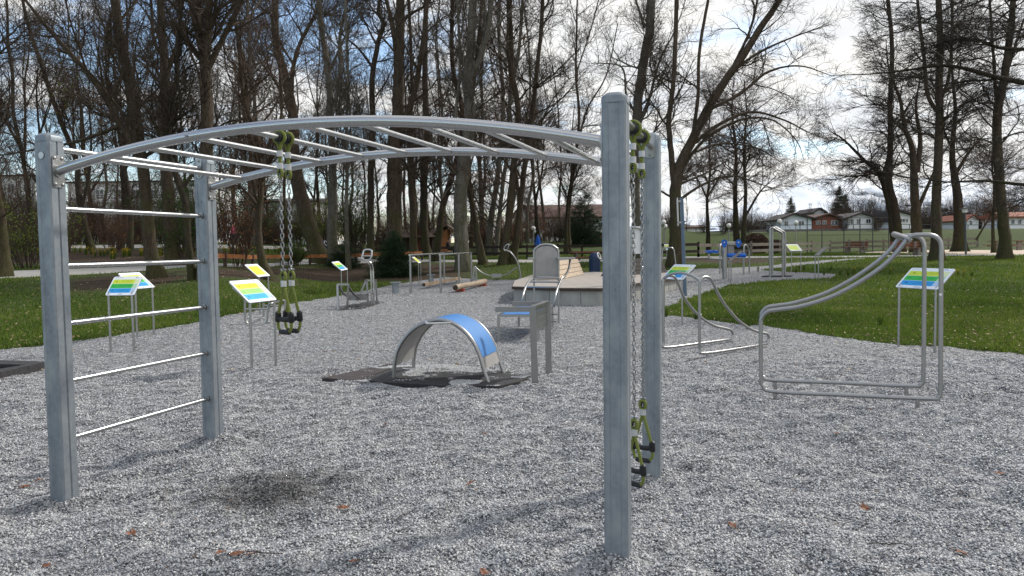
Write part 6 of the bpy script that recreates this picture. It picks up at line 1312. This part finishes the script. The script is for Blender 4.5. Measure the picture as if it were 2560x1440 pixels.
house(1322, 1515, 600, 545, 505, 92, 'white_wall', 'roof_brown', 'long building with a big red-brown roof behind the centre of the park', name='large_house', gable=False, depth=12, wins=[(a, 556, a+12, 568) for a in (1335, 1362, 1390, 1440, 1470, 1495)]+[(a, 577, a+12, 592) for a in (1335, 1362, 1390, 1440, 1470)])
for px in (1384, 1392, 1440, 1462):
    pass
house(1288, 1323, 600, 535, 513, 90, 'white_wall', 'roof_brown', 'white round-gabled wing at the left end of the long brown-roofed building', name='gabled_wing', wins=((1294, 527, 1299, 540), (1303, 525, 1308, 543), (1312, 527, 1316, 538)), depth=10, over=.3)
house(1060, 1146, 620, 586, 566, 62, 'cabin_wood', 'shingle', 'x', depth=5) if False else None
# the hut: cabin wall left, open porch right
y = 60.; T = None
A_ = AT(1090, 622, y); z0 = float(ter(A_[0], y)); x0, x1 = AT(1090, 600, y)[0], AT(1119, 600, y)[0]; ze = AT(1100, 585, y)[2]; za = AT(1116, 564, y)[2]; xa = AT(1115, 564, y)[0]
T = thing('wooden_hut', 'small orange-brown wooden hut with a shingled gable roof and open porch', 'hut', (xa, y, z0), 0)
m = MB(); m.prism([(x0, z0+.18), (x1, z0+.18), (x1, za-.25), (x0, ze)], (0, y, 0), (0, y+3, 0), (1, 0, 0), (0, 0, 1)); part('wall', m, M['cabin_wood'], T, smooth=False)
m = MB(); m.box(((x0+x1)/2+.4, y+1.5, z0-.02), (x1-x0+1.6, 3.2, .36)); part('plinth', m, M['concrete'], T, smooth=False)
for e, sg in ((AT(1083, 588, y), -1), (AT(1143, 584, y), 1)):
    m = MB(); a = np.array([xa, za]); b = np.array([e[0], e[2]]); m.prism([tuple(a), tuple(b), tuple(b+np.array([0, .14])), tuple(a+np.array([0, .14]))], (0, y-.6, 0), (0, y+3.6, 0), (1, 0, 0), (0, 0, 1)); part('roof_slope', m, M['shingle'], T, smooth=False)
for dy in (.1, 3.): m = MB(); q = AT(1138, 600, y+dy); m.box((q[0], y+dy, (z0+ze)/2+.1), (.14, .14, ze-z0)); part('porch_post', m, M['post_wood'], T, smooth=False)
p, q = AT(1092, 591, y), AT(1102, 606, y); m = MB(); cx_, cz_ = (p[0]+q[0])/2, (p[2]+q[2])/2
for ox, oz, a, b in ((-.17, 0, .05, .5), (.17, 0, .05, .5), (0, .24, .29, .05), (0, -.24, .29, .05)): m.box((cx_+ox, y-.03, cz_+oz), (a, .08, b))
wf = part('window', m, M['post_wood'], T, smooth=False); m = MB(); m.box((cx_, y-.01, cz_), (.28, .04, .42)); part('shutter', m, M['cabin_wood'], wf, smooth=False)
y = 63.; x0, x1 = AT(990, 600, y)[0], AT(1080, 600, y)[0]; z0 = float(ter(x0, y)); zw = AT(1030, 592, y)[2]; zr = AT(1030, 572, y)[2]
T = thing('dark_shed', 'low dark brown wooden shed with shingle roof left of the orange hut', 'shed', ((x0+x1)/2, y, z0), 0); m = MB(); m.box(((x0+x1)/2, y+2, (z0+zw)/2), (x1-x0, 4, zw-z0+.2)); part('wall', m, M['post_wood'], T, smooth=False)
m = MB(); m.prism([(y-.6, zw-.05), (y+4.6, zw-.05), (y+2, zr)], (x0-.4, 0, 0), (x1+.3, 0, 0), (0, 1, 0), (0, 0, 1)); part('roof', m, M['shingle'], T, smooth=False)
m = MB(); q = AT(1045, 604, y); m.box((q[0], y-.02, z0+.9), (.9, .08, 1.8)); part('door', m, M['redwood'], T, smooth=False)
# white buildings behind the wood on the left
house(-60, 96, 622, 440, 432, 96, 'white_wall', 'roof_dark', 'white flat-roofed building behind the trunk at the left edge', name='white_building', gable=False, wins=[(a, b, a+16, b+20) for a in (-20, 20, 60) for b in (460, 505, 550)], balc=((-50, 600, 90),))
house(176, 500, 622, 455, 446, 102, 'white_wall', 'roof_dark', 'long white building with balconies seen through the ladder', name='white_building', gable=False, depth=14, wins=[(a, b, a+20, b+22) for a in (195, 240, 285, 330, 375, 420, 465) for b in (475, 515, 556)], balc=((180, 506, 490), (180, 546, 490), (180, 586, 490)))
house(612, 790, 620, 505, 490, 92, 'white_wall', 'roof_dark', 'white villa behind the woodland path and hanging ropes', name='white_villa', gable=False, depth=10, wins=[(a, b, a+10, b+18) for a in (640, 675, 705, 735, 765) for b in (525, 565)], balc=((630, 560, 700),))
# road wall and rail on the bank
def roadwall(pts, label, h=.7):
    P = []
    for px, py, y in pts: c = AT(px, py, y); P.append(c)
    T = thing('road_wall', label, 'wall', P[0], 0); m = MB()
    for a, b in zip(P, P[1:]): m.beam(a-Zv*.35, b-Zv*.35, .3, h)
    part('wall_face', m, M['stone_wall'], T, smooth=False)
    for hz in (.45,):
        for a, b in zip(P, P[1:]): m = MB(); m.beam(a+Zv*hz, b+Zv*hz, .06, .06); part('hand_rail', m, M['net_steel'], T, smooth=False)
    for a, b in zip(P, P[1:]):
        n = max(1, int(np.linalg.norm(b-a)/2.5))
        for k in range(n): q = a+(b-a)*k/n; m = MB(); m.box(q+Zv*.22, (.06, .06, .5)); part('rail_post', m, M['net_steel'], T, smooth=False)
roadwall([(1740, 579, 82), (1860, 575, 82), (2000, 573, 82), (2200, 571, 82), (2420, 573, 82), (2640, 573, 82)], 'long low stone wall and railing along the road on top of the green bank')
# tall thin ball-fence posts
P0 = [(2018, 612), (2055, 611), (2110, 610), (2150, 610), (2182, 609), (2222, 609)]
T = thing('ball_fence', 'tall thin wire ball fence between the globe lamps and the leaning trunks', 'fence', AT(2100, 610, 64), 0)
tops = []
for px, py in P0: b = AT(px, py, 64.); b[2] = float(ter(b[0], 64)); t_ = AT(px, 545, 64.); tops.append((b, t_)); m = MB(); m.tube([b, t_], .04, 6); part('post', m, M['net_steel'], T)
for f in (0., .5, 1.): 
    for a, b in zip(tops, tops[1:]): m = MB(); p = a[0]+(a[1]-a[0])*f+Zv*.02; q = b[0]+(b[1]-b[0])*f+Zv*.02; m.tube([p, q], .018, 5); part('wire_rail', m, M['net_steel'], T)
# ================================================================== leaves and twigs on the gravel
def gleaf(seed):
    g = np.random.default_rng(seed); n = 12; m = MB(); vs = [(0, 0, .006)]
    for k in range(n): q = 2*PI*k/n; r = .034*(1+.45*math.cos(3*q)+.2*g.normal()) if k % 2 else .022; vs.append((r*math.cos(q)*1.3, r*math.sin(q)*.85, .004+.016*g.random()))
    m.add(vs, [(0, 1+k, 1+(k+1) % n) for k in range(n)]); m.tube([(.02, 0, .006), (.065, .012, .012)], .0016, 5); return m
lm = [gleaf(k) for k in range(4)]; simple('dry_leaf', (.20, .085, .045), .7, var=.35, scale=30)
for i, (px, py, w_) in enumerate([(550, 1397, 'pointed'), (592, 1400, 'flat'), (627, 1403, 'lobed'), (885, 1418, 'pale'), (1178, 1217, 'upright'), (962, 1066, ''), (2162, 1270, ''), (65, 1217, ''), (98, 1199, ''), (2402, 1372, ''), (1210, 1085, ''), (860, 1275, ''), (118, 1421, ''), (2092, 1092, ''), (1208, 1428, ''), (2175, 1015, ''), (330, 1350, ''), (2500, 1180, ''), (1830, 1320, ''), (880, 880, ''), (812, 884, '')]):
    p = GF(px, py); p[2] = .006+float(lump(p[0], p[1])); T = part('fallen_leaf', lm[i % 4], M['dry_leaf'], None, smooth=False); T.location = tuple(p); T.rotation_euler = ((random.random()-.5)*.5, (random.random()-.5)*.5, random.random()*6.28); T.scale = (.7+.35*random.random(),)*3
    tag(T, 'dry reddish-brown leaf lying on the grey gravel', 'leaf', 'dry leaves on the gravel')
for k in range(9):
    px, py = [(2460, 985), (480, 1190), (1010, 1290), (1790, 975), (660, 1400), (2230, 1360), (1420, 1110), (300, 1120), (1900, 1090)][k]; p = GF(px, py); p[2] = .01+float(lump(p[0], p[1])); a = random.random()*6.28; pts = [p+np.array([math.cos(a)*s, math.sin(a)*s, .004*math.sin(s*40)])+np.array([random.gauss(0, .006), random.gauss(0, .006), 0]) for s in np.linspace(-.11, .11, 7)]
    T = thing('fallen_twig', 'thin dark twig lying on the grey gravel', 'twig', p, 0, 'dark twigs on the gravel'); T2 = MB(); T2.tube(catmull(pts, 14), .0028, 5); part('stem', T2, M['twig_dark'], T); b = pts[3]; m = MB(); m.tube([b, b+np.array([math.cos(a+.7)*.05, math.sin(a+.7)*.05, .01])], .002, 5); part('side_shoot', m, M['twig_dark'], T)
